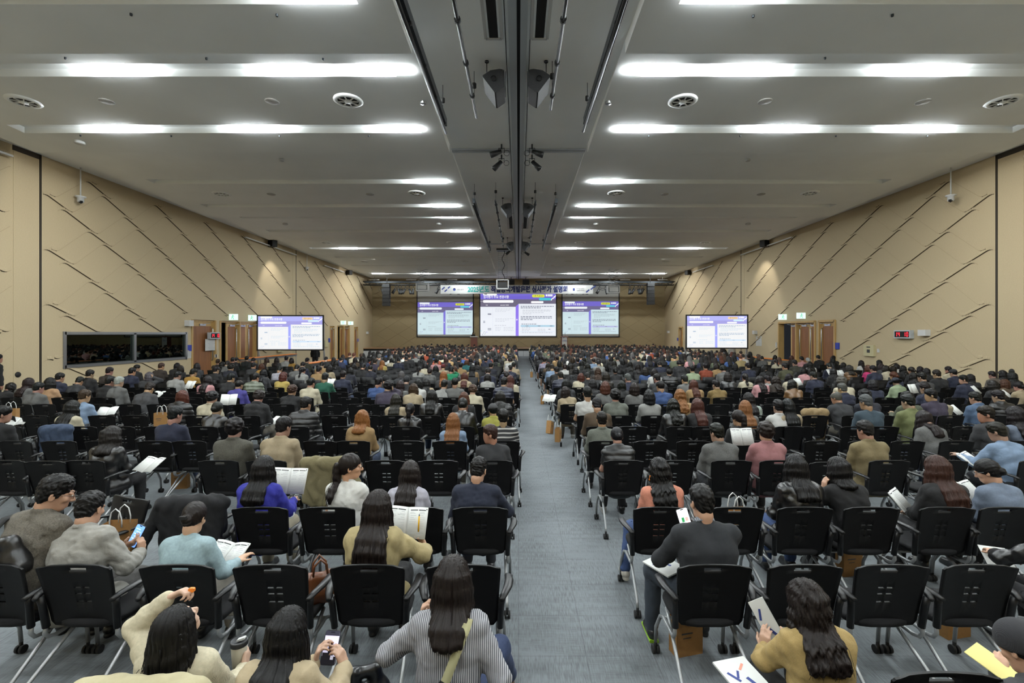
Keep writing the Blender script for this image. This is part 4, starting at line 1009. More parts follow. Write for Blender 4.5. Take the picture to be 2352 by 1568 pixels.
def arms(F, J, o, k=.035, cut=1.0, wrist=.93):
    for h in 'lr':
        S, E, W_ = J['sh'+h], J['el'+h], J['wr'+h]; m = 1.0 if J['m'] else .88
        F.chain([S, S+(E-S)*.5*min(1, cut*2)] if cut < .9 else [S, S+(E-S)*.4, E], [.050*m+o, .046*m+o, .040*m+o][:2 if cut < .9 else 3], k)
        if cut >= .9: F.chain([E, E+(W_-E)*.35, E+(W_-E)*wrist], [.042*m+o, .041*m+o, .031*m+o], k)
def body_mesh(J, h, name='person', hands=True):
    pts = [J[k] for k in ('p0', 'c7', 'hc', 'shl', 'shr', 'ell', 'elr', 'wrl', 'wrr', 'knl', 'knr', 'anl', 'anr')]; lo, hi = bounds(*pts); lo -= .24; hi += .26; lo[2] = max(lo[2], -.02)
    F = Fld(lo, hi, h); torso(F, J, -.012)
    for s, q in ((-1, 'l'), (1, 'r')):
        F.chain([J['sh'+q], J['el'+q], J['wr'+q]], [.047, .038, .024], .03); F.chain([J['hip'+q], J['kn'+q], J['an'+q]], [.075, .052, .036], .04)
        F.cap(J['an'+q]-V(0, .02, .03), J['an'+q]+V(0, .12, -.055), .035, .026, .03)
        hand(F, J, q, s)
    R, c, k = J['Rh'], J['hc'], J['hk']; L = lambda x, y, z: c+R @ V(x, y, z)*k
    F.cap(J['c7']-J['u']*.03+J['f']*.024, J['nt'], .053 if J['m'] else .045, .053 if J['m'] else .045, .03); F.cap(J['nt'], L(0, -.03, -.02), .052 if J['m'] else .045, .05, .03)
    F.ell(L(0, -.012, .03), V(.076, .094, .092)*k, R, .02); F.ell(L(0, .028, -.035), V(.058, .068, .082)*k, R, .03); F.cap(L(-.02, .055, -.088), L(.02, .055, -.088), .024*k, None, .03)
    if h < .012:
        F.cap(L(0, .094, .012), L(0, .113, -.028), .008*k, .0125*k, .012); 
        for s in (-1, 1):
            F.ell(L(s*.012, .102, -.032), V(.009, .01, .008)*k, R, .006); F.ell(L(s*.03, .098, .012), V(.017, .012, .010)*k, R, .010, cut=True); F.ell(L(s*.03, .086, .01), V(.0125, .0125, .0125)*k, R, .003)
            F.cap(L(s*.012, .094, .028), L(s*.048, .080, .026), .007*k, None, .01); F.ell(L(s*.045, .065, -.02), V(.02, .02, .018)*k, R, .02)
        F.cap(L(-.02, .09, -.062), L(.02, .09, -.062), .0062*k, None, .006); F.cap(L(-.016, .089, -.074), L(.016, .089, -.074), .0075*k, None, .006); F.cap(L(-.03, .092, -.0675), L(.03, .092, -.0675), .0022, None, .003, cut=True)
    for s in (-1, 1):
        F.ell(L(s*.078, -.008, -.008), V(.011, .020, .033)*k, R @ rz(s*.35), .006); F.ell(L(s*.087, -.006, -.006), V(.005, .010, .018)*k, R @ rz(s*.35), .004, cut=True)
    v, q, t = F.verts(.03); return mesh_of(name, v, q)
def top_mesh(J, kind, h, seed=1, loose=0.0):
    pts = [J[k] for k in ('p0', 'c7', 'nt', 'shl', 'shr', 'ell', 'elr', 'wrl', 'wrr')]; lo, hi = bounds(*pts); lo -= .26; hi += .22; lo[2] = max(lo[2], .30 if not J['stand'] else .7)
    F = Fld(lo, hi, h); u, r, f, c7, nt = J['u'], J['r'], J['f'], J['c7'], J['nt']
    o = {'tee': .010, 'shirt': .014, 'sweater': .016, 'blazer': .022, 'jacket': .021, 'hoodie': .022, 'puffer': .036, 'coat': .024, 'vest': .03}[kind]+loose
    torso(F, J, o, .05, .05); arms(F, J, o*.75, .035, .5 if kind in ('tee', 'vest') else 1.0)
    if kind == 'coat' or kind == 'jacket': 
        for s in (-1, 1): F.cap(J['p0']+r*s*.12+V(0, 0, -.05), J['p0']+r*s*.15+V(0, .16, -.045), .10, .085, .05)
    if kind == 'puffer' or kind == 'vest':
        m = np.abs(F.a) < 4*h; ix = np.nonzero(m); X = [F.lo[k]+ix[k]*h for k in range(3)]; t = (X[0]-c7[0])*u[0]+(X[1]-c7[1])*u[1]+(X[2]-c7[2])*u[2]
        F.a[m] += (.011*np.abs(np.cos(np.pi*t/.085))**6-.003).astype(np.float32)
    F.ripple(.005 if kind in ('tee', 'sweater', 'hoodie', 'vest', 'puffer') else .008, seed, (.07, .2), 7, (1, 1, .7))
    if h < .0105: F.ripple(.0025 if kind in ('sweater', 'vest', 'puffer') else .0045, seed+11, (.04, .10), 8, (1, 1, .8))
    # neckline
    nb = c7+(nt-c7)*.25+f*.02; n = nrm(nt-c7+f*.03)
    ax = nrm(np.cross(n, V(1, 0, 0))); bx = np.cross(n, ax)
    F.cap(nb+n*.01, nb+n*.14, .056 if J['m'] else .05, .075, .006, cut=True)
    def ring(rad, rr, lift, k=.012, tilt=0.0, y=0.0):
        P = []
        for i in range(15):
            a = 2*math.pi*i/14; P.append(nb+n*(lift+tilt*math.sin(a))+r*math.cos(a)*rad+np.cross(n, r)*math.sin(a)*rad*.95+f*y)
        for i in range(14): F.cap(P[i], P[i+1], rr, rr, k)
    if kind in ('sweater', 'tee'): ring(.061 if J['m'] else .056, .010, .012)
    if kind in ('shirt',): ring(.060, .011, .022); ring(.064, .011, .006)
    if kind in ('blazer', 'jacket', 'coat', 'vest'): ring(.066, .014, .022); ring(.072, .016, .002)
    if kind == 'puffer': ring(.068, .02, .03, .02); ring(.075, .022, .0, .02)
    if kind == 'hoodie':
        ring(.075, .024, .005, .03, 0, -.005)
        F.ell(c7-f*.07-u*.045, V(.10, .045, .075), np.stack([r, f, u], 1), .03)
    v, q, t = F.verts(); return mesh_of(kind, v, q)
def trousers_mesh(J, h, seed=3, skirt=False):
    pts = [J[k] for k in ('p0', 'knl', 'knr', 'anl', 'anr')]; lo, hi = bounds(*pts); lo -= .17; hi += .17; lo[2] = max(.0, lo[2]); F = Fld(lo, hi, h)
    F.cap(J['hipl'], J['hipr'], .108, None, .05); F.cap(J['p0']+V(-.07, .0, -.01), J['p0']+V(.07, .0, -.01), .108, None, .04)
    for q in 'lr': F.chain([J['hip'+q], J['kn'+q], J['an'+q]+V(0, 0, .03)], [.098, .072, .054], .04)
    F.ripple(.005, seed, (.06, .18), 7); v, q, t = F.verts(.05); return mesh_of('trousers', v, q)
def shoe_mesh(J, q, h=.008):
    a = J['an'+q]; lo = a-V(.09, .13, .12); hi = a+V(.09, .26, .08); lo[2] = max(lo[2], -.02); F = Fld(lo, hi, h)
    F.cap(a+V(0, -.02, -.03), a+V(0, .15, -.052), .042, .034, .03); F.cap(a+V(0, -.02, -.02), a+V(0, .02, 0), .04, .04, .02)
    F.cap(a+V(0, -.03, -.075), a+V(0, .16, -.075), .034, .036, .005); F.half(a-V(0, 0, .088), V(0, 0, -1.))
    v, q_, t = F.verts(); return mesh_of('shoe', v, q_)
def torso_push(J, q, marg=.03, hair=True):
    """push a point out of the back so that hair lies on the clothing"""
    d = q-J['p0']; t = d @ J['u']; x = d @ J['r']; y = d @ J['f']; L = np.linalg.norm(J['c7']-J['p0'])
    if t > L+.01: return q
    a, b = .215*J['wide']+marg, .128+marg
    if t > L-.09: k = (L+.01-t)/.10; a *= .5+.5*k; b *= .65+.35*k
    if abs(x) < a:
        lim = -b*math.sqrt(max(0, 1-(x/a)**2))
        if y > lim and y < .05: return q+J['f']*(lim-y)
    return q
def hair_mesh(J, style, h, seed=5, strands=0, name='hair', length=None):
    R, c, k = J['Rh'], J['hc'], J['hk']; L = lambda x, y, z: c+R @ V(x, y, z)*k; rs = np.random.RandomState(seed); G = V(0, 0, -1.)
    ln = {'l': .40, 'w': .37, 'b': .17, 'p': .26, 'x': .27}.get(style, 0) if length is None else length
    lo, hi = bounds(c-V(.16, .17, .16), c+V(.16, .16, .16)); lo[2] -= ln; lo[1] -= .14 if ln else .03; lo[0] -= .03; hi[0] += .03
    F = Fld(lo, hi, h); extra = MB()
    def dome(t, top=0.0, ztop=.03):
        F.ell(L(0, -.014, .03+top*.4), V(.078+t, .098+t, .094+t+top), R, .01)
    def trim(z0, sl, k_=.012): F.half(c+R @ V(0, 0, z0)*k, R @ nrm(V(0, sl, -1.)), k_)
    def nape(t=.0, z=-.012): F.ell(L(0, -.045, z), V(.068+t, .0575+t, .070), R, .012)
    if style in 's': F.ell(L(0, -.019, .046), V(.082, .0955, .096), R, .01); F.ell(L(0, .016, .088), V(.062, .058, .042), R, .03); nape(); F.ell(L(0, .0, .02), V(.0795, .05, .06), R, .01); trim(-.016, .74, .006); F.ripple(.0075, seed, (.018, .055), 9)
    elif style == 'c': dome(.006, .0); nape(-.002); trim(-.012, .72, .006)
    elif style == 'd':
        dome(.009, 0); nape(); trim(-.016, .70, .006); F.ell(L(0, .045, .125), V(.062, .10, .055), R, .02, cut=True); F.ripple(.0025, seed, (.02, .05), 6)
    elif style == 'u':
        dome(.016, .008)
        for i in range(150):
            v = nrm(rs.normal(size=3)); v[1] -= .25; v[2] += .15; v = nrm(v); F.ell(L(v[0]*.088, -.014+v[1]*.108, .032+v[2]*.108), V(.022, .022, .018)*rs.uniform(.7, 1.15), None, .010)
        nape(.006); trim(-.03, .70); F.ripple(.004, seed, (.02, .045), 8)
    elif style in ('k', 'h', 'e'): dome(.008); nape(); trim(-.018, .72)
    else:
        dome(.012 if style in 'lwbx' else .006, .004); 
        if style in 'pn': nape(-.001, -.016); trim(-.028, .66)
        else: trim(-.02, .70)
    S = []
    if style in 'lwbx':
        A = 118 if style != 'b' else 112
        for i in range(19):
            al = math.radians(-A+2*A*i/18); side = abs(math.sin(al)); p = L(math.sin(al)*.078, -.016-math.cos(al)*.094, .03)
            out = R @ V(math.sin(al), -math.cos(al), 0); p1 = p+out*.006+G*.075; p2 = p1+(G*.08+out*.004); l = ln*(1-.10*side)
            P = [p, p1, torso_push(J, p2, .012)]; t = .155
            while t < l:
                st = min(.075, l-t); q = P[-1]+G*st+(out*(.004 if style != 'b' else -.008))
                if style == 'w': q = q+J['r']*.012*math.sin(t*34+i*1.7)+out*.008*math.sin(t*30+i)
                q = q+V(-.012*(q[0]-c[0]), 0, 0) if style in 'lw' else q
                P.append(torso_push(J, q, .014)); t += st
            n = len(P); r0 = .026 if style != 'b' else .027; rr = [r0*(.8 if j == 0 else 1.0)*(1-(.45 if style in 'lw' else .2)*(j/(n-1))**2) for j in range(n)]
            F.chain(P, rr, .022); S.append(P)
        m = np.abs(F.a) < 4*h; ix = np.nonzero(m); X = [F.lo[k_]+ix[k_]*h for k_ in range(3)]
        ang = np.arctan2(X[0]-c[0], -(X[1]-c[1])); w = np.sin(X[2]*(26 if style == 'w' else 11)+seed)*(.16 if style == 'w' else .05)
        F.a[m] += ((.0028*np.sin((ang+w)*31)+.0022*np.sin((ang-w*.7)*53+1)+.0016*np.sin((ang+w)*17+2))).astype(np.float32)
        if style == 'w': F.ripple(.006, seed, (.05, .10), 6)
        # open the face
        F.ell(L(0, .135, -.03), V(.066, .085, .12), R, .01, cut=True)
    if style == 'p' or style == 'x':
        b = L(0, -.112, .02 if style == 'p' else .045); P = [L(0, -.09, .02 if style == 'p' else .045), b+R @ V(0, -.02, -.005)]
        if style == 'x': F.ell(b, V(.034, .032, .036), R, .012)
        t = 0
        while t < ln: P.append(torso_push(J, P[-1]+G*.055+J['f']*(-.004 if t < .06 else .010), .022)); t += .055
        n = len(P); F.chain(P, [.022]+[.026+.010*math.sin(math.pi*j/(n-1)) if j < n-1 else .010 for j in range(1, n)], .012); F.ripple(.0035, seed, (.02, .05), 8, (1, 1, .15)); S.append(P)
    if style == 'n':
        b = L(0, -.112, -.02); F.ell(b, V(.042, .034, .038), R, .008)
        for i in range(10): a = i*.63; F.ell(b+R @ V(.024*math.cos(a), -.012, .022*math.sin(a)), V(.017, .014, .015), None, .008)
        F.ripple(.003, seed, (.02, .045), 8)
    if strands and S:
        for i in range(strands):
            Pt = S[rs.randint(len(S))]; j0 = 0 if rs.rand() < .6 else min(2, len(Pt)-2); off = V(rs.normal()*.012, rs.normal()*.008-.006, 0); w = rs.uniform(.6, 1.6); e = int(rs.uniform(.75, 1.0)*len(Pt)+.5)
            pts = []
            for j in range(j0, max(e, j0+2)):
                if j >= len(Pt): break
                o = nrm((Pt[j]-c)*V(1, 1, 0)+1e-6); pts.append(Pt[j]+o*(.021+.004*rs.rand())+off*(.3+w*j/len(Pt))+V(rs.normal(), rs.normal(), 0)*.002)
            if len(pts) < 2: continue
            sm = []
            for j in range(len(pts)-1):
                for t in (0, .33, .66): sm.append(pts[j]*(1-t)+pts[j+1]*t)
            sm.append(pts[-1]+V(rs.normal()*.006, rs.normal()*.004, -.025*rs.rand()))
            extra.tube([tuple(p) for p in sm], [.0022*(1-.6*q/len(sm)) for q in range(len(sm))], 4)
    v, q, t = F.verts(.012); return mesh_of(name, v, q, extra)
def cap_mesh(J, kind, h):
    R, c, k = J['Rh'], J['hc'], J['hk']; L = lambda x, y, z: c+R @ V(x, y, z)*k; F = Fld(c-V(.24, .26, .2), c+V(.24, .28, .2), h)
    if kind == 'e': F.ell(L(0, -.016, .045), V(.097, .117, .108), R, .01); F.half(L(0, 0, -.005), R @ nrm(V(0, .30, -1.)), .01)
    else:
        F.ell(L(0, -.014, .04), V(.093, .113, .10), R, .01); F.half(L(0, 0, .028), R @ V(0, 0, -1.), .004)
        if kind == 'k': F.ell(L(0, .135, .035), V(.075, .085, .010), R @ rx(-.18), .008)
        else: F.ell(L(0, -.01, .028), V(.155, .175, .012), R, .01); F.ell(L(0, -.01, .0), V(.165, .185, .012), R, .02)
    v, q, t = F.verts(); return mesh_of('cap', v, q)

# ------------------------------------------------------------------ clothes, hair and skin
HAIRM = mat('hair_strands', objcol=True, rough=.46, spec=.2, noise=(70, .35, (3, 3, .3)), bump=(75, .55, .003, (3, 3, .22)))
SKIN = mat('skin', objcol=True, rough=.5, noise=(40, .05))
CLOTH = {'suit': mat('woven_suiting', objcol=True, rough=.9, noise=(260, .16), bump=(9, .5, .02)), 'knit': mat('knitted_wool', objcol=True, rough=.95, noise=(60, .10), bump=(95, .22, .002, (1, .3, 1.6), 'wave')),
         'plain': mat('soft_cotton', objcol=True, rough=.9, noise=(14, .06), bump=(10, .55, .02)), 'leather': mat('soft_leather', objcol=True, rough=.33, spec=.6, bump=(22, .5, .006)),
         'nylon': mat('shiny_nylon', objcol=True, rough=.45, spec=.5, bump=(20, .5, .006)), 'denim': mat('denim', objcol=True, rough=.9, noise=(120, .22, (1, 1, .4)), bump=(11, .5, .02)),
         'tweed': mat('flecked_tweed', objcol=True, rough=.95, noise=(130, .38), bump=(10, .4, .015))}
def stripes(name, c1, c2, scale, width, axis='X'):
    m = mat(name, c1, .9, bump=(10, .5, .02)); nt = m.node_tree; N = nt.nodes; L = nt.links; tc = N.new('ShaderNodeTexCoord'); sp = N.new('ShaderNodeSeparateXYZ'); L.new(tc.outputs['Object'], sp.inputs[0])
    a = N.new('ShaderNodeMath'); a.operation = 'MULTIPLY'; a.inputs[1].default_value = scale; L.new(sp.outputs[axis], a.inputs[0]); b = N.new('ShaderNodeMath'); b.operation = 'FRACT'; L.new(a.outputs[0], b.inputs[0])
    c = N.new('ShaderNodeMath'); c.operation = 'LESS_THAN'; c.inputs[1].default_value = width; L.new(b.outputs[0], c.inputs[0]); mx = N.new('ShaderNodeMix'); mx.data_type = 'RGBA'; L.new(c.outputs[0], mx.inputs[0])
    mx.inputs[6].default_value = c1; mx.inputs[7].default_value = c2; L.new(mx.outputs[2], nt.nodes['Principled BSDF'].inputs['Base Color']); return m
CLOTH['pinstripe'] = stripes('grey_white_pinstripe', rgb(160, 160, 163), rgb(70, 72, 80), 95, .42); CLOTH['bands'] = stripes('black_white_bands', rgb(22, 22, 25), rgb(150, 148, 144), 17, .34, 'Z')
HC = {'K': (19, 17, 17, 'black'), 'D': (34, 25, 22, 'dark brown'), 'B': (66, 47, 35, 'brown'), 'R': (84, 46, 32, 'reddish brown'), 'G': (150, 100, 54, 'golden brown'), 'Y': (92, 90, 88, 'grey'), 'W': (180, 180, 177, 'white')}
CC = {'navy': (32, 38, 62), 'black': (24, 24, 26), 'charcoal': (52, 53, 56), 'grey': (112, 112, 110), 'light grey': (168, 168, 164), 'dark grey': (66, 66, 68), 'beige': (188, 170, 138), 'cream': (216, 206, 178), 'white': (222, 221, 216), 'tan': (170, 138, 92),
      'mustard': (180, 136, 58), 'khaki': (142, 126, 88), 'olive': (84, 84, 58), 'dark olive': (56, 56, 44), 'sage': (118, 126, 108), 'blue': (56, 84, 136), 'royal blue': (46, 46, 168), 'light blue': (146, 170, 200), 'denim blue': (92, 116, 148), 'blue-violet': (78, 72, 156),
      'bright blue': (86, 128, 206), 'dark navy': (28, 31, 46), 'pale blue': (160, 184, 190), 'slate': (120, 132, 152), 'teal': (28, 106, 106), 'green': (22, 92, 70), 'bright green': (24, 142, 96), 'pale green': (168, 184, 148), 'yellow': (206, 180, 98), 'yellow-green': (178, 174, 78),
      'pink': (216, 158, 160), 'dusty pink': (186, 128, 130), 'hot pink': (226, 62, 130), 'salmon': (214, 140, 116), 'peach': (206, 164, 124), 'lilac': (170, 164, 186), 'pale lilac': (184, 182, 194), 'rust': (150, 66, 38), 'brown': (92, 74, 54), 'dark brown': (54, 44, 36), 'purple': (66, 58, 78),
      'olive-tan': (136, 112, 62), 'tan brown': (128, 92, 54), 'grey-green': (118, 122, 112), 'taupe': (112, 102, 92), 'mint': (176, 190, 180), 'olive-grey': (94, 92, 82), 'grey-brown': (104, 98, 88), 'slate teal': (66, 84, 96), 'olive-green': (126, 132, 84), 'camouflage': (88, 94, 74)}
def col_of(txt):
    for n in sorted(CC, key=len, reverse=True):
        if txt.startswith(n): return rgb(*CC[n])
    return rgb(60, 60, 62)
def kind_of(txt):
    w = txt.split()[-1]
    k = {'suit': 'blazer', 'blazer': 'blazer', 'jacket': 'jacket', 'coat': 'coat', 'cardigan': 'jacket', 'hoodie': 'hoodie', 'puffer': 'puffer', 'sweater': 'sweater', 'top': 'sweater', 'shirt': 'shirt', 'tee': 'tee', 'vest': 'vest'}[w]
    m = 'leather' if 'leather' in txt else 'nylon' if w in ('puffer', 'vest') or 'windbreaker' in txt else 'tweed' if 'tweed' in txt else 'denim' if 'denim' in txt else 'suit' if w in ('suit', 'blazer') else 'knit' if w == 'sweater' else 'plain'
    return k, m, {'suit': 'suit_jacket', 'top': 'pullover', 'tee': 'tee_shirt'}.get(w, w)
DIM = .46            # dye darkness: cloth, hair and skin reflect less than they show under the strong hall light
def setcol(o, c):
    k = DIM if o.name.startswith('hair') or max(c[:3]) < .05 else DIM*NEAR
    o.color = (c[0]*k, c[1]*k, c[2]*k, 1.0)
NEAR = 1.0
def tint(b, c): setcol([x for x in b.children if x.name.split('.')[0] not in ('hair', 'trousers', 'shoe')][0], c)
def setmat(o, m):
    o.material_slots[0].link = 'OBJECT'; o.material_slots[0].material = m
POSES = {'u': dict(lean=3, pitch=6), 'd': dict(lean=8, pitch=28), 'f': dict(lean=24, pitch=34), 'l': dict(lean=7, yaw=20, pitch=14), 'r': dict(lean=7, yaw=-20, pitch=14), 'L': dict(lean=10, yaw=62, pitch=10), 'R': dict(lean=10, yaw=-45, pitch=10),
         'M': dict(lean=8, yaw=78, twist=14, pitch=8), 's': dict(lean=-3, pitch=14), 'a': dict(lean=8, lat=-7, roll=-10, pitch=18), 'b': dict(lean=8, lat=7, roll=10, pitch=18), 'h': dict(lean=6, pitch=18, hl=(-.13, .36, .86), hr=(.13, .36, .86), curl=.8), 'e': dict(lean=12, pitch=16, roll=8, hr=(.12, .17, 1.13), pr=(.4, .2, -1), hrd=(-.2, -.1, 1), hrn=(-1, -.3, 0), curl=.7),
         'g': dict(lean=12, pitch=16, roll=-8, hl=(-.12, .17, 1.13), pl=(-.4, .2, -1), hld=(.2, -.1, 1), hln=(1, -.3, 0), curl=.7), 'o': dict(lean=18, yaw=30, pitch=20, hl=(-.30, .50, .80))}
MC = {}
def memo(key, fn):
    if key not in MC: MC[key] = fn()
    return MC[key]
MALE = 'scdue'
def jframe(sex, pose): return memo(('J', sex, pose), lambda: frame(dict(POSES[pose], sex=sex)))
def head_fit(J, px, py, Yb, dy=.24):
    """scale and place a figure so that its head meets the photo where the row stands"""
    v = py-PY; hy, zt = J['hc'][1]+J['p0'][1]*0, J['top'][2]
    s = (CH-v*(Yb+dy)/F)/(zt+v*hy/F); s2 = min(max(s, .84), 1.10)
    Yr = Yb+dy if abs(s-s2) < 1e-6 else (CH-s2*zt)*F/v-s2*hy
    Yr = min(max(Yr, Yb+dy-.25), Yb+dy+.3)
    return s2, (px-PX)*(Yr+s2*hy)/F-s2*J['hc'][0], Yr
def dress(body, J, hs, hc, clothes, sex, key, Y, h=.012, pants=None, strands=0, trou_col=None, skincol=None, seed=0):
    kd, mt, nm = kind_of(clothes)
    setcol(body, skincol or rgb(206+rnd.randint(-8, 8), 160+rnd.randint(-8, 8), 130+rnd.randint(-8, 8)))
    t = link(nm, memo((key, 'top', kd), lambda: top_mesh(J, kd, h, seed or hash(kd) % 97)), CLOTH['plain'], body); setmat(t, CLOTH[mt]); setcol(t, col_of(clothes))
    hr = link('hair', memo((key, 'hair', hs), lambda: hair_mesh(J, hs, h*.85, 5+seed, strands)), HAIRM, body); c = HC[hc]; setcol(hr, rgb(*[max(6, q+rnd.randint(-4, 4)) for q in c[:3]]))
    if hs in 'khe': cp = link({'k': 'cap', 'h': 'bucket_hat', 'e': 'beanie'}[hs], memo((key, 'cap', hs), lambda: cap_mesh(J, hs, h)), CLOTH['plain'], body); setmat(cp, CLOTH['plain']); setcol(cp, rgb(*CAPC.get(body.name, (38, 39, 42))))
    if Y < 16:
        tr = link('trousers', memo((key, 'trou'), lambda: trousers_mesh(J, .018)), CLOTH['plain'], body); setmat(tr, CLOTH['denim' if trou_col == 'denim' else 'plain']); setcol(tr, rgb(62, 82, 118) if trou_col == 'denim' else trou_col or rgb(*rnd.choice([(30, 30, 33), (40, 42, 48), (52, 50, 48), (58, 74, 104), (24, 26, 34), (110, 104, 92)])))
        for q in 'lr': sh = link('shoe', memo((key, 'shoe', q), lambda: shoe_mesh(J, q, .012)), CLOTH['leather'], body); setmat(sh, CLOTH['leather']); setcol(sh, rgb(*rnd.choice([(24, 22, 22), (30, 28, 28), (200, 198, 192), (60, 42, 30)])))
    return t
CAPC = {}
STW = {'s': 'short', 'c': 'cropped', 'l': 'long', 'w': 'wavy', 'b': 'bobbed', 'p': 'tied', 'n': 'pinned-up', 'u': 'curly', 'd': 'thinning', 'x': 'half-tied'}
def describe(hs, hc, clothes):
    if hs in 'khe': return 'person in dark %s, %s' % ({'k': 'cap', 'h': 'bucket hat', 'e': 'beanie'}[hs], clothes)
    return 'person with %s %s hair, %s' % (STW[hs], HC[hc][3].replace('dark brown', 'dark-brown').replace('reddish brown', 'auburn').replace('golden brown', 'golden'), clothes)
ROWS = [2.1, 3.085, 4.11, 5.63, 6.65, 7.68, 8.72, 10.1]+[10.1+1.04*i for i in range(1, 34)]
LEFT0, RIGHT0, DL, DR = -.34, 1.25, .61, .60
def seat_of(x):
    if x < .45: return -1, max(0, round((LEFT0-x)/DL))
    return 1, max(0, round((x-RIGHT0)/DR))
def seat_x(side, k): return LEFT0-DL*k if side < 0 else RIGHT0+DR*k
def short(t):
    while len(t.replace('-', '').split()) > 16: t = t.replace(' from back', '', 1) if ' from back' in t else ' '.join(t.split()[:16])
    return t
def nth(i): return ORD[i] if i < len(ORD) else ['thirty-first', 'thirty-second', 'thirty-third', 'thirty-fourth', 'thirty-fifth', 'thirty-sixth', 'thirty-seventh', 'thirty-eighth', 'thirty-ninth', 'fortieth', 'forty-first', 'forty-second'][i-30]
def where(ri, side, k): return '%s row from back, %s seat, %s' % (nth(ri), nth(k), SIDE[side])
TAKEN = {}          # (row, side, seat) -> x of the sitter
CHAIRS = []         # (x, y, rot, label, row, occupied)

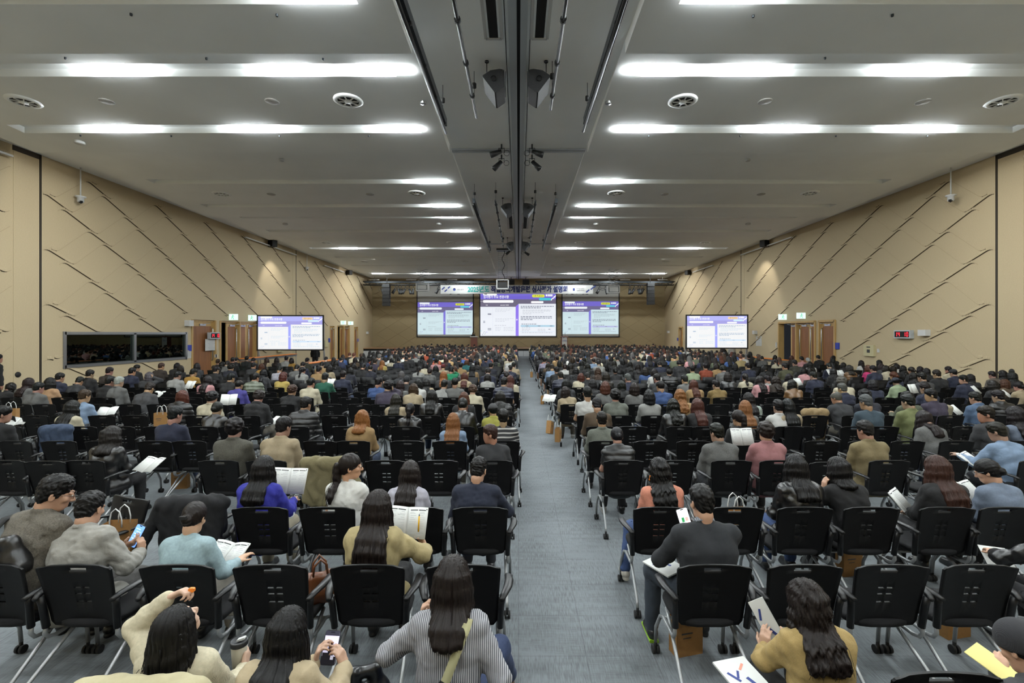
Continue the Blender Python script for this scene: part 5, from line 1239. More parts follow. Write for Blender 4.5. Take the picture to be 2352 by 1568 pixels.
# the audience as the photo shows it: x, y of the top of the head, hair style, hair colour, clothes, pose
AUD = """25 880 b K black jacket f;66 869 l D grey coat d;116 868 b K peach coat u;138 857 s K navy jacket r;89 879 s K grey blazer r;183 866 s K charcoal suit f;207 850 s K black suit r;252 844 s K dark brown suit r;253 865 s K black hoodie r;274 866 s W grey suit r;304 845 s K navy suit r;
315 838 s K black suit R;343 855 b Y charcoal jacket e;344 880 s D dark grey suit f;371 834 s B dark brown jacket r;195 896 s B light blue shirt r;167 921 l K cream top r;8 934 s K black sweater R;407 834 b K black coat d;415 840 b D black coat d;453 834 l K dark grey coat u;
445 847 s K mustard sweater r;408 853 s K light grey jacket r;477 864 l D pink coat d;497 842 s K black jacket r;501 825 s B dark brown jacket u;510 831 l K green jacket d;522 829 s D grey jacket d;531 836 u K dark navy jacket r;535 821 s K black jacket u;543 821 k K black jacket r;567 818 s K black jacket u;
582 822 s K black jacket d;583 833 s K charcoal jacket r;531 858 s K black cardigan r;550 873 d K blue-violet jacket r;587 857 s K sage puffer r;605 849 l K charcoal coat d;601 836 b R mustard top d;613 822 l B beige coat d;636 821 l D dark grey coat u;658 818 s K light grey hoodie u;670 822 b D mustard top u;
643 840 s K pale lilac shirt d;652 855 b R yellow sweater R;682 838 s K grey jacket d;696 843 p K light grey hoodie r;696 831 d K navy jacket d;706 822 s K dark olive jacket r;733 842 s K tan jacket r;740 831 s K tan coat d;757 839 b K beige coat r;747 857 s K green sweater h;772 829 l K black coat d;788 852 s D navy jacket u;
715 869 s K cream jacket r;672 885 u B black jacket r;595 898 u D black hoodie d;488 900 u K cream coat r;499 924 n K black leather jacket h;419 898 b R black puffer d;703 913 s K black puffer r;403 935 s K navy sweater r;540 962 u K olive-grey tweed blazer u;652 959 s K beige jacket r;258 981 x D black leather jacket r;
832 944 x G tan blazer d;942 927 p K black leather hoodie u;1041 950 l G light blue shirt u;1063 915 n K black leather jacket d;1132 928 k K yellow-green jacket l;1156 941 s K black striped sweater u;1125 977 s B charcoal sweater M;1149 899 l K black puffer d;992 897 l K black leather jacket d;909 906 l D beige coat l;
892 875 u K purple jacket e;870 867 s K blue shirt r;950 882 b B beige jacket d;980 870 l K beige coat u;1021 873 s K light grey tweed jacket r;1045 867 c K grey sweater u;1086 885 u B cream jacket d;1066 902 l R black coat d;1158 867 s K navy vest r;1172 863 l R cream coat d;1120 859 b D light grey jacket d;
1067 857 l R beige hoodie d;1019 854 l G charcoal coat d;1037 842 s K bright green sweater e;1018 837 e K beige coat d;1001 840 b K black coat d;987 845 n D grey coat u;962 842 p K light grey coat d;977 834 b K cream coat d;1044 841 l R light grey jacket d;1058 833 s K tan jacket u;1072 827 b R teal jacket d;1085 838 l K tan coat u;
1096 828 l K black coat d;1121 845 k D navy suit d;1128 833 s K dark navy suit r;1139 822 l K camouflage jacket d;1164 843 s W navy suit d;1172 839 s K navy suit r;1180 832 s K beige jacket r;1164 854 n K navy jacket d;1002 823 s K pink shirt u;970 817 l K dark grey coat d;981 811 b D white jacket d;955 814 s Y light grey jacket d;
933 819 s K black jacket d;916 822 s K navy suit d;900 823 b K cream coat d;878 828 l G yellow coat d;862 824 s D purple jacket r;851 839 d K dark navy suit d;834 835 s K black suit d;812 835 b K black coat d;831 819 l K black coat d;816 821 l D brown coat d;804 845 b K dark navy jacket d;886 863 e K black coat d;922 853 b Y charcoal coat d;
934 865 e K black jacket d;919 875 l D grey coat l;960 872 b K white jacket d;1063 816 s K bright blue shirt d;1094 814 b K black coat d;1174 812 s Y light grey jacket d;1172 822 u D white jacket d;1417 983 n K black vest d;1382 947 s K grey-green tweed blazer u;1371 915 s K brown sweater d;1349 889 s K white tee u;
1413 895 u K grey-green jacket u;1491 896 b K light grey sweater u;1546 918 w K black leather jacket d;1562 896 w G tan coat d;1602 917 l R black jacket d;1516 874 d K blue shirt l;1457 880 b D grey blazer u;1390 877 b R grey coat u;1361 872 l K black coat u;1299 889 b D beige jacket a;1300 872 l K charcoal jacket d;1287 854 s D navy puffer l;
1350 856 s K black jacket d;1334 858 b R cream coat b;1373 845 w B dark brown coat u;1392 855 l D black leather jacket u;1413 844 n K black coat u;1442 859 s Y navy jacket l;1428 876 b K black coat d;1482 844 b D blue jacket u;1503 848 l K white coat d;1509 859 s K charcoal jacket l;1537 847 d K black puffer u;1572 862 s K grey suit l;
1593 873 l R tan coat d;1560 828 u K charcoal jacket d;1590 840 s K pale green jacket u;1515 831 s K navy jacket f;1492 819 b R peach coat d;1479 819 b D cream coat d;1465 837 l K black coat d;1447 831 l K black coat d;1430 824 b K black coat u;1411 829 l D black coat d;1375 828 s K light grey jacket d;1363 823 s D light blue shirt l;
1350 835 l K black coat d;1336 828 l K cream coat u;1327 822 s K black jacket u;1322 844 w K charcoal coat u;1311 837 l D navy coat d;1297 836 n D white jacket u;1268 837 s D light blue shirt d;1278 843 s K black jacket l;1259 834 l D brown coat d;1285 828 b K black coat u;1280 818 s K tan jacket u;1315 820 b B black coat u;
1251 822 s K lilac shirt r;1242 817 b K charcoal coat d;1418 819 s K light grey jacket d;1404 819 l K black coat u;1455 816 s Y grey hoodie u;1620 834 s K rust jacket u;1644 873 s K olive-tan jacket l;1646 836 b D tan coat d;1661 840 u K grey hoodie d;1671 855 b D charcoal leather jacket u;1688 835 b K black coat u;1717 834 s K navy jacket l;
1711 858 p D cream blazer u;1756 840 w K black coat f;1802 834 s K olive jacket l;1762 863 s K light grey shirt l;1745 864 l D pink coat d;1782 865 w D dark brown coat b;1812 859 l K cream coat d;1819 873 b K tan brown leather jacket d;1868 854 s K navy suit l;1845 845 b K pink coat d;1858 845 b K black coat d;1825 827 s K dark olive jacket l;
1841 819 s K pink shirt l;1856 822 s W black jacket d;1879 816 s K black suit l;1904 834 s K navy jacket d;1913 822 l K dark grey coat d;1913 846 l K black coat l;1950 839 x D tan brown vest l;1955 819 b R dark brown coat d;1937 833 b K black coat d;1933 866 u Y cream coat d;1934 881 s Y navy hoodie l;1920 900 d Y charcoal blazer o;
1787 919 s K white windbreaker jacket u;1809 917 l K beige coat u;1719 903 l K mint coat l;1711 921 l G grey coat u;1695 943 p D black top l;1758 971 u D dusty pink jacket u;1646 974 s K grey tweed blazer l;1780 816 l K dark grey coat d;1782 825 p D cream coat d;1818 817 b R dark brown coat d;1750 818 s K grey jacket d;1719 814 s K black suit u;
1860 831 l K white coat d;1978 828 l D white coat d;1993 839 b R hot pink coat l;1998 817 s K black jacket u;2019 827 b K black coat l;2024 836 l D dark grey coat d;2005 840 s K navy jacket l;2035 840 b D cream coat d;2051 841 b D black coat d;2059 836 b K white coat d;2074 840 l K black hoodie d;2052 854 n R navy jacket l;2057 868 h K pale green hoodie d;
2093 843 n D black coat l;2113 842 b K black coat d;2128 846 b K black coat d;2098 856 l K black coat d;2117 856 s K dark grey suit l;2151 850 s D black suit l;2178 842 s K cream jacket l;2189 848 k K navy jacket l;2212 862 s K navy suit L;2229 860 b K black coat d;2278 853 s K taupe jacket l;2302 851 l K dark grey coat l;2324 855 l K black coat l;
2279 874 b D black coat l;2307 872 b R brown coat l;2338 877 n K beige jacket l;2239 901 s K denim blue hoodie l;2292 897 s K black puffer l;2137 894 s K purple jacket L;2124 880 s K navy jacket l;2004 873 b K navy jacket l;1986 896 u K dark navy jacket d;1988 908 s Y slate teal sweater l;2085 907 s K olive-green jacket l;
2083 901 u K camouflage jacket h;2122 945 l D grey tweed jacket f;2263 934 s D charcoal suit L;2331 935 l K slate shirt l;1986 968 s K khaki jacket l;2289 972 s D light blue shirt o"""
CAPC_SPEC = {(1018, 837): (110, 30, 36), (2057, 868): (38, 44, 58), (1132, 928): (74, 74, 76)}
PEOPLE = []
rows_head = [y+.24+.10 for y in ROWS]
entries = []
for e in AUD.replace('\n', '').split(';'):
    t = e.split(); entries.append((int(t[0]), int(t[1]), t[2], t[3], ' '.join(t[4:-1]), t[-1]))
entries.sort(key=lambda e: -e[1])
FAR_SEATS = []
def sit(px, py, hs, hc, clothes, pose):
    global PEOPLE
    sex = 'm' if hs in MALE or (hs in 'k' and 'yellow' not in clothes) else 'f'; J = jframe(sex, pose); v = py-PY
    Y = (CH-J['top'][2]*.965)*F/v-J['hc'][1]
    ri = min(range(3, len(ROWS)), key=lambda i: abs(ROWS[i]+.24-Y)); 
    s, x, yr = head_fit(J, px, py, ROWS[ri]); side, k = seat_of(x)
    while (ri, side, k) in TAKEN and ri < len(ROWS)-1:
        alt = [(side, k+1), (side, k-1)]; ok = [a for a in alt if a[1] >= 0 and (ri, a[0], a[1]) not in TAKEN and abs(seat_x(*a)-x) < .62]
        if ok: side, k = ok[0]; break
        ri += 1 if Y > ROWS[ri] or ri < 4 or (ri-1, side, k) in TAKEN else -1; s, x, yr = head_fit(J, px, py, ROWS[ri]); side, k = seat_of(x)
    x = min(max(x, -15.2), 15.2)
    TAKEN[(ri, side, k)] = x
    b = link('person', memo((sex, pose, 'body'), lambda: body_mesh(J, .012)), SKIN, None, (x, yr, 0)); b.scale = (s,)*3
    if (px, py) in CAPC_SPEC: CAPC[b.name] = CAPC_SPEC[(px, py)]
    dress(b, J, hs, hc, clothes, sex, (sex, pose), ROWS[ri])
    if clothes == 'black striped sweater': setmat([x for x in b.children if x.name.startswith('sweater')][0], CLOTH['bands'])
    tag(b, short(describe(hs, hc, clothes)+', '+where(ri, side, k)), 'person', 'seated audience')
    if clothes == 'beige coat' and hs == 'e': b['label'] = b['label'].replace('dark beanie', 'dark-red beret')
    CHAIRS.append((x-J['hc'][0]*s*.3, yr-.24, 0, 'occupied black conference chair, '+where(ri, side, k), ri)); PEOPLE.append(b)

# ------------------------------------------------------------------ the people in the first rows, each with a pose of their own
def hero(px, py, Yb, hs, hc, clothes, label, P, hl=None, hr=None, h=.007, ln=None, strands=0, pants=(34, 34, 37), shoe=None, dy=.24, extra=None, mate=None, top=None, skin=None, fit=None):
    sex = P.get('sex', 'm' if hs in 'scd' else 'f'); J = frame(dict(P, sex=sex)); s, x, yr = head_fit(J, px, py, Yb, dy)
    if fit: s, x, yr = fit
    Q = dict(P, sex=sex)
    for nm, T in (('hl', hl), ('hr', hr)):
        if T is not None:
            w = at_y(T[0], T[1], yr+T[2]); Q[nm] = ((w.x-x)/s, T[2]/s, w.z/s)
    J = frame(Q); b = link('person', body_mesh(J, h), SKIN, None, (x, yr, 0)); b.scale = (s,)*3; setcol(b, rgb(*(skin or (208, 162, 134))))
    kd, mt, nm = kind_of(clothes); sd = int(px+py) % 89
    t = link(nm, top_mesh(J, top or kd, h*1.1, sd), mate or CLOTH[mt], b); setcol(t, col_of(clothes))
    hr_ = link('hair', hair_mesh(J, hs, h*.8, sd, strands, 'hair', ln), HAIRM, b); setcol(hr_, rgb(*HC[hc][:3]))
    if hs in 'khe': c = link({'k': 'cap', 'h': 'bucket_hat', 'e': 'beanie'}[hs], cap_mesh(J, hs, h), CLOTH['knit'], b); setcol(c, rgb(58, 58, 62))
    tr = link('trousers', trousers_mesh(J, .012), CLOTH['denim' if pants == 'denim' else 'plain'], b); setcol(tr, rgb(58, 80, 124) if pants == 'denim' else rgb(*pants))
    for q in 'lr': so = link('shoe', shoe_mesh(J, q, .008), CLOTH['leather'], b); setcol(so, rgb(*(shoe or (30, 28, 28))))
    tag(b, label, 'person', 'seated audience'); b['J'] = 0; del b['J']
    J['s'], J['x'], J['y'] = s, x, yr; PEOPLE.append(b); return b, J
def wpt(J, p): return Vector((J['x']+p[0]*J['s'], J['y']+p[1]*J['s'], p[2]*J['s']))
def glasses(b, J, m='black'):
    R, c, k = J['Rh'], J['hc'], J['hk']; L = lambda x, y, z: tuple(c+R @ V(x, y, z)*k); g = MB()
    for s in (-1, 1):
        g.tube([L(s*.032+.023*math.cos(a), .108, .010+.018*math.sin(a)) for a in [2*math.pi*i/14 for i in range(14)]], .0016, 5, closed=True); g.tube([L(s*.055, .106, .014), L(s*.082, .07, .016), L(s*.083, .0, .010), L(s*.08, -.02, -.005)], .0018, 5)
    g.tube([L(-.010, .112, .012), L(.010, .112, .012)], .0016, 5); g.build('glasses', M[m], b)
WHT = mat('eye_white', rgb(220, 216, 208), .2); 
def eyes(b, J):
    R, c, k = J['Rh'], J['hc'], J['hk']; e = MB(); br = MB()
    for s in (-1, 1):
        p = c+R @ V(s*.030, .0885, .0095)*k; A = Matrix(R.tolist()) @ Matrix.Rotation(math.radians(-90), 3, 'X')
        e.lathe([(.001, .0118), (.0045, .011), (.0046, .0109), (.009, .0072), (.0118, 0)], tuple(p), 12, 0, A); 
        n = len(e.f); 
        for i in range(n-48, n-24): e.m[i] = 1
        br.tube([tuple(c+R @ V(s*(.014+.006*i), .1005-.0035*i-.0008*i*i, .0315+.0035*math.sin(i*.8))*k) for i in range(6)], [.0016, .0026, .0028, .0026, .002, .001], 5)
    e.build('eye', [WHT, M['blackm']], b); br.build('eyebrow', M['blackm'], b)
def collar(b, J, m, lift=.022, rad=.066, r=.012, name='shirt_collar'):
    n = nrm(J['nt']-J['c7']+J['f']*.03); nb = J['c7']+(J['nt']-J['c7'])*.3+J['f']*.02; F = Fld(nb-.13, nb+.13, .005); P = []
    for i in range(17):
        a = math.pi*(-.36+1.72*i/16)+math.pi; P.append(nb+n*lift+J['r']*math.cos(a-math.pi/2)*rad+np.cross(n, J['r'])*math.sin(a-math.pi/2)*rad)
    for i in range(16):
        for z in (0, .012, .024): F.cap(P[i]-n*z+(P[i]-nb)*z*3, P[i+1]-n*z+(P[i+1]-nb)*z*3, r*.55, None, .006)
    v, q, t = F.verts(); return link(name, mesh_of(name, v, q), m, b)
def mask(b, J):
    R, c, k = J['Rh'], J['hc'], J['hk']; F = Fld(c-.16, c+.16, .005); F.ell(c+R @ V(0, .06, -.045)*k, V(.062, .068, .055), R, .01); F.half(c+R @ V(0, .02, 0), R @ V(0, -1., 0)); v, q, t = F.verts(); return link('face_mask', mesh_of('face_mask', v, q), M['white'], b)

# --- things people hold or keep by them
def phone(px, py, Y, w, tilt, yaw, roll, screen, label, fields):
    p = at_y(px, py, Y); e = empty('smartphone', p, label, 'phone', None, (-tilt, roll, yaw)); hgt = w*2.06
    MB().rbox((0, .004, 0), (w, .008, hgt), .012).build('body', M['black'], e); m = mat('lit_phone_screen', screen, .3, emit=screen, estr=.9)
    sc = MB().rbox((0, -.001, 0), (w*.93, .002, hgt*.96), .009).build('screen', m, e)
    for nm, c, rects in fields:
        b = MB(); 
        for (x, z, a, c2) in rects: b.box((x*w, -.0028, z*hgt), (a*w, .001, c2*hgt))
        b.build(nm, mat(nm+'_colour', c, .4, emit=c, estr=.8), sc)
    MB().rbox((0, -.0028, hgt*.45), (w*.28, .001, .006), .0025).build('camera_notch', M['blackm'], e); return e
def booklet(p, label, w=.19, hgt=.262, yaw=0, tilt=.7, roll=0, spread=.25, lines=True, seed=1, closed=False):
    e = empty('booklet', p, label, 'booklet', 'open booklets', (-tilt, roll, yaw)); r = random.Random(seed); n = 8
    for s in ((-1, 1) if not closed else (1,)):
        b = MB(); prof = []
        for i in range(n+1):
            t = i/n; x = s*w*t*math.cos(spread*t); y = w*t*math.sin(spread)*-1*(t*.6)+.020*math.sin(math.pi*t)*-1; prof.append((x, y))
        vs = []; 
        for z in (-hgt/2, hgt/2):
            for o in (0, .006):
                for x, y in prof: vs.append((x, y+o, z))
        k = n+1
        for i in range(n):
            f = [(i, i+1, 2*k+i+1, 2*k+i), (k+i+1, k+i, 3*k+i, 3*k+i+1), (i+1, i, k+i, k+i+1), (2*k+i, 2*k+i+1, 3*k+i+1, 3*k+i)]
            b.f += f; b.m += [0]*4; b.sm += [True]*4
        b.f += [(n, k+n, 3*k+n, 2*k+n), (0, 2*k, 3*k, k)]; b.m += [0, 0]; b.sm += [False]*2; b.v = vs; pg = b.build('page_block', M['paper'], e)
        if lines:
            l = MB()
            def strip(t0, t1, z, th):
                seg = max(1, int((t1-t0)*n+.5))
                for q in range(seg):
                    ta, tb = t0+(t1-t0)*q/seg, t0+(t1-t0)*(q+1)/seg; pa = [a+(c-a)*(ta*n-int(min(ta*n, n-1))) for a, c in zip(prof[int(min(ta*n, n-1))], prof[min(int(min(ta*n, n-1))+1, n)])]; pb = [a+(c-a)*(tb*n-int(min(tb*n, n-1))) for a, c in zip(prof[int(min(tb*n, n-1))], prof[min(int(min(tb*n, n-1))+1, n)])]
                    l.quad((pa[0], pa[1]-.0012, z-th), (pb[0], pb[1]-.0012, z-th), (pb[0], pb[1]-.0012, z+th), (pa[0], pa[1]-.0012, z+th), 1 if th < .003 else 0)
            strip(.12, .48, hgt*.40, .0035); strip(.52, .88, hgt*.40, .0035); strip(.9, .95, hgt*.43, .0045)
            z = hgt*.33
            while z > -hgt*.44:
                for (a, c) in ((.10, .48), (.54, .92)):
                    if r.random() < .8: strip(a+r.random()*.05, c-r.random()*.22, z, .0012)
                z -= .009+r.choice([0, 0, .006])
            l.build('printed_text', [M['ink'], M['inklight']], pg)
    return e
def flat_book(p, label, yaw=0, pitch=0, roll=0, marks=True, w=.19, hgt=.262, th=.010, name='booklet', m=None):
    e = empty(name, p, label, 'booklet', 'closed booklets', (pitch, roll, yaw)); MB().box((0, 0, 0), (w, hgt, th)).build('cover', m or M['paper'], e)
    if marks:
        b = MB(); z = th/2+.001
        b.box((-.05, .02, z), (.014, .07, .001), 0, Matrix.Rotation(.5, 3, 'Z')); b.box((-.02, .03, z), (.012, .05, .001), 0, Matrix.Rotation(-.6, 3, 'Z')); b.box((.02, -.02, z), (.018, .05, .001), 0, Matrix.Rotation(.3, 3, 'Z')); b.build('navy_mark', MINK, e)
        b = MB(); b.box((.03, .07, z), (.05, .012, .001), 0, Matrix.Rotation(.7, 3, 'Z')); b.build('coral_mark', mat('coral_print', rgb(224, 130, 110), .7), e)
    return e
def kraft_bag(p, label, w=.22, d=.10, hh=.27, yaw=0, roll=0, hang=False):
    e = empty('paper_bag', p, label, 'paper bag', 'brown paper bags', (0, roll, yaw)); b = MB(); t = .002
    b.add([(-w/2, -d/2, 0), (w/2, -d/2, 0), (w/2, d/2, 0), (-w/2, d/2, 0), (-w/2, -d/2, hh), (w/2, -d/2, hh), (w/2, d/2, hh), (-w/2, d/2, hh), (-w/2-.0, 0, hh*.55), (w/2, 0, hh*.55)],
          [(0, 3, 2, 1), (0, 1, 5, 4), (2, 3, 7, 6), (0, 4, 8), (3, 8, 7), (4, 7, 8), (0, 8, 3), (1, 9, 5), (2, 6, 9), (5, 9, 6), (1, 2, 9)]); b.build('bag_body', M['kraft'], e)
    for y in (-d/2-.003, d/2+.003):
        MB().tube([(-w*.22, y, hh-.03), (-w*.22, y, hh+.03), (-w*.15, y, hh+.10), (0, y, hh+.13), (w*.15, y, hh+.10), (w*.22, y, hh+.03), (w*.22, y, hh-.03)], .005, 6).build('rope_handle', M['white'], e)
    MB().box((-w*.1, -d/2-.002, hh*.62), (w*.42, .001, .010)).box((-w*.1, -d/2-.002, hh*.50), (w*.30, .001, .006)).build('printed_mark', M['ink'], e); return e
def drape(p, label, c, m, yaw=0, sleeve=-1, seed=2, name='coat', wide=.25, low=.42):
    F = Fld((-.46, -.22, low-.1), (.46, .24, 1.05), .009)
    for i, s in enumerate(np.linspace(-1, 1, 11)):
        x = s*wide*.85; F.cap(V(x, -.03, .875), V(x*1.06, -.055-.012*(i % 2), low+.05*abs(s)+.02*math.sin(i*1.9+seed)), .046, .034, .06); F.cap(V(x, -.02, .875), V(x, .06, .62), .05, .035, .05)
    F.cap(V(-wide, -.02, .88), V(wide, -.02, .88), .055, .055, .05)
    if sleeve: F.cap(V(sleeve*wide, -.02, .86), V(sleeve*(wide+.13), -.07, .60), .055, .05, .04); F.cap(V(sleeve*(wide+.13), -.07, .60), V(sleeve*(wide+.16), -.08, .46), .05, .045, .03)
    F.ripple(.010, seed, (.06, .16), 8, (1, 1, .4)); v, q, t = F.verts(); o = link(name, mesh_of(name, v, q), m, None, p, (0, 0, yaw)); setcol(o, c); return tag(o, label, 'coat')
def blob_bag(p, label, c, m, size=(.16, .07, .13), yaw=0, name='handbag', handles=True, seed=1):
    F = Fld(V(-.3, -.25, -.03), V(.3, .25, .45), .008); a, b_, hh = size
    for x in (-1, 1):
        F.cap(V(x*a*.7, 0, hh*.3), V(x*a*.55, 0, hh*1.3), b_, b_*.5, .05)
    F.cap(V(-a*.7, 0, hh*.3), V(a*.7, 0, hh*.3), b_, None, .05); F.cap(V(-a*.5, 0, hh*1.3), V(a*.5, 0, hh*1.3), b_*.45, None, .04); F.half(V(0, 0, 0), V(0, 0, -1.)); F.ripple(.006, seed, (.06, .15), 7)
    v, q, t = F.verts(); e = empty(name, p, label, 'bag', None, (0, 0, yaw)); o = link('bag_body', mesh_of('bag_body', v, q), m, e); setcol(o, c)
    if handles:
        for y in (-.03, .03): hd = MB().tube([(-a*.4, y, hh*1.5), (-a*.35, y, hh*2.1), (0, y*1.4, hh*2.5), (a*.35, y, hh*2.1), (a*.4, y, hh*1.5)], .008, 6).build('handle', m, e); setcol(hd, c)
    return e
def strap(pts, label, c, w=.04, name='shoulder_strap'):
    """a flat woven strap laid along pts"""
    b = MB(); P = [Vector(p) for p in pts]; vs = []
    for i, p in enumerate(P):
        t = (P[min(i+1, len(P)-1)]-P[max(i-1, 0)]).normalized(); sdir = t.cross(Vector((0, -.8, .6))).normalized(); n = t.cross(sdir)
        for o in (-.003, .003):
            for k in (-1, 1): vs.append(p+sdir*k*w/2+n*o)
    fs = []
    for i in range(len(P)-1):
        a, c_ = i*4, i*4+4; fs += [(a, a+1, c_+1, c_), (a+3, a+2, c_+2, c_+3), (a+1, a+3, c_+3, c_+1), (a+2, a, c_, c_+2)]
    b.add(vs, fs, 0, True); return b

SK2 = (214, 172, 146)
NEAR = 1.5            # brighter colours painted on the first rows against their weaker light
# first row
b, J = hero(1040, 1285, 2.1, 'b', 'D', 'grey shirt', 'person with straight dark bob and grey pinstriped shirt, khaki bag strap, first row by aisle', dict(lean=6, pitch=16, yaw=-6, hln=(1, 0, -.2), hld=(.1, .3, 1), hrd=(-.5, -.1, 1), hrn=(0, -1, .2), curl=1.1, pl=(-.8, -.1, -.6), knr=(.24, .50, .55), anr=(.30, .78, .16)),
            hl=(968, 1428, .22), hr=(1098, 1464, .13), ln=.30, strands=70, mate=CLOTH['pinstripe'], pants=(44, 58, 92), shoe=(92, 72, 56), top='shirt')
pts = [wpt(J, J['shr']+J['u']*.07-J['r']*.03+J['f']*.02)]+[wpt(J, J['c7']+J['r']*(.10-.035*i)-J['u']*(.0+.085*i)-J['f']*(.118+.016*min(i, 3))) for i in range(6)]
sb = empty('shoulder_bag', pts[1], 'khaki woven strap of a bag worn across the pinstriped shirt', 'bag strap'); l = [p-pts[1] for p in pts]
strap(l, '', None, .042).build('strap', mat('khaki_webbing', rgb(158, 154, 118), .9, bump=(300, .3, .001)), sb); MB().box(tuple(l[4]), (.055, .012, .035), 0, Matrix.Rotation(.4, 3, 'Y')).build('buckle', M['blackm'], sb)
q = wpt(J, J['wrr']+J['hdr']*.09); e = empty('pen', q, 'bright pink pen held at the collar of the pinstriped shirt', 'pen'); PINK = mat('pink_plastic', rgb(232, 70, 130), .4); MB().tube([(-.035, -.01, -.03), (.03, 0, .045)], .0055, 8).build('barrel', PINK, e); MB().cyl((.03, 0, .045), (.038, 0, .057), .0065, 8).build('pen_cap', PINK, e)
b, J = hero(660, 1405, 1.92, 'l', 'K', 'beige coat', 'person with very long black hair and pale khaki coat watching a phone, first row', dict(lean=12, pitch=24, yaw=-14, sex='f', hrd=(-.35, .1, 1), hrn=(-.75, .2, .3), hld=(.35, .1, 1), hln=(.75, .2, .3), curl=.75),
            hl=(722, 1520, .36), hr=(790, 1530, .36), ln=.44, strands=110, skin=SK2)
phone(759, 1487, J['y']+.40, .076, .35, .1, .12, (.62, .60, .80, 1), 'smartphone playing a video of a dark-clad figure, held in the first row', [('dark_figure', (.01, .01, .015, 1), [(.05, -.06, .34, .22), (.05, .10, .20, .09), (-.1, -.2, .7, .12), (0, -.36, .93, .24)]), ('dark_top_bar', (.03, .03, .05, 1), [(0, .42, .93, .14)]), ('pale_leg', (.7, .68, .82, 1), [(.2, -.27, .2, .12)])])
blob_bag(at_y(838, 1610, 2.5), 'black leather bag beside the person watching a phone', rgb(22, 24, 30), CLOTH['leather'], (.10, .05, .12), .3, 'handbag', False, 5)
b, J = hero(408, 1388, 1.93, 'l', 'K', 'cream sweater', 'person tilting head back to eat, cream knit sweater, tumbler in hand, first row', dict(lean=4, pitch=-34, yaw=-22, roll=14, sex='f', hld=(.75, .2, .35), hln=(.3, -.3, -1), hrd=(-.1, .6, .75), hrn=(-1, 0, 0), curl=1.15, pl=(-.9, .3, .1), curlr=.8),
            hl=(388, 1372, .17), hr=(560, 1535, .34), ln=.20, strands=90, skin=(222, 184, 160))
w = wpt(J, J['wrl']+J['hdl']*.12+J['hnl']*.02); tag(MB().rbox((0, 0, 0), (.028, .014, .02), .006).build('snack', M['orange'], None, w), 'small orange snack held to the mouth of the person tilting back', 'snack')
e = empty('tumbler', wpt(J, J['wrr']+J['hdr']*.07+J['hnr']*.045)-Vector((0, 0, .09)), 'cream tumbler with black lid held up by the eating person', 'tumbler')
MB().lathe([(.001, 0), (.030, 0), (.040, .15), (.041, .155)], n=22).build('cup', mat('cream_cup', rgb(206, 202, 188), .45), e); MB().lathe([(.043, .15), (.044, .172), (.038, .178), (.036, .168), (.001, .168)], n=22).build('lid', M['black'], e); MB().rbox((.012, 0, .182), (.045, .02, .010), .004, 0, Matrix.Rotation(-.35, 3, 'Y')).build('flip_spout', M['white'], e)
o = drape((J['x'], J['y']-.17, -.02), 'pale beige coat behind the eating person in the first row', rgb(196, 186, 150), CLOTH['plain'], 0, 0, 4, 'coat', .24)
b, J = hero(1852, 1340, 2.1, 'w', 'D', 'khaki blazer', 'person with wavy dark hair and mustard-tan blazer holding a folded brochure, first row', dict(lean=6, pitch=18, yaw=30, sex='f', hld=(.15, .2, 1), hln=(.6, .6, .1), hrd=(-.55, .35, .8), hrn=(-.5, .5, .5), curl=.55, pl=(-.9, -.1, -.7)),
            hl=(1756, 1492, .34), hr=(1808, 1478, .38), ln=.36, strands=110, skin=SK2)
tint(b, rgb(172, 146, 92))
e = empty('brochure', at_y(1764, 1428, J['y']+.42), 'white folded brochure held up in the first row', 'brochure', None, (-.3, -.50, -.2)); MB().box((0, 0, 0), (.085, .006, .25)).box((-.005, -.010, .012), (.085, .004, .23)).build('folded_sheet', M['paper'], e); MB().box((-.02, -.0135, .05), (.012, .001, .06), 0, Matrix.Rotation(.4, 3, 'Y')).box((.0, -.0135, -.05), (.014, .001, .05), 0, Matrix.Rotation(-.5, 3, 'Y')).build('printed_mark', MINK, e)
e = empty('wristwatch', wpt(J, J['wrl']-J['hdl']*.03), 'wristwatch with brown strap on the arm holding the brochure', 'watch', None, (0, 0, 0)); MB().lathe([(.030, -.012), (.033, 0), (.030, .012)], n=16).build('strap', M['redwood'], e); MB().box((-.03, -.012, 0), (.012, .024, .026)).build('watch_case', M['steel'], e)
flat_book(at_y(1712, 1560, 2.40), 'white booklet lying on a lap at the edge of the first row', .25, .1)
b, J = hero(2348, 1490, 1.95, 'e', 'K', 'dark grey jacket', 'person in dark grey beanie bowed over yellow paper, first row', dict(lean=16, pitch=30, yaw=10, knl=(.10, .47, .64), anl=(-.10, .56, .22)), hl=(2296, 1548, .34), hr=(2380, 1560, .32), pants=(62, 64, 66))
flat_book(at_y(2288, 1528, J['y']+.34), 'yellow paper sheet held by the person in the beanie', .5, .35, 0, False, .15, .2, .003, 'paper_sheet', mat('yellow_paper', rgb(216, 204, 130), .8))
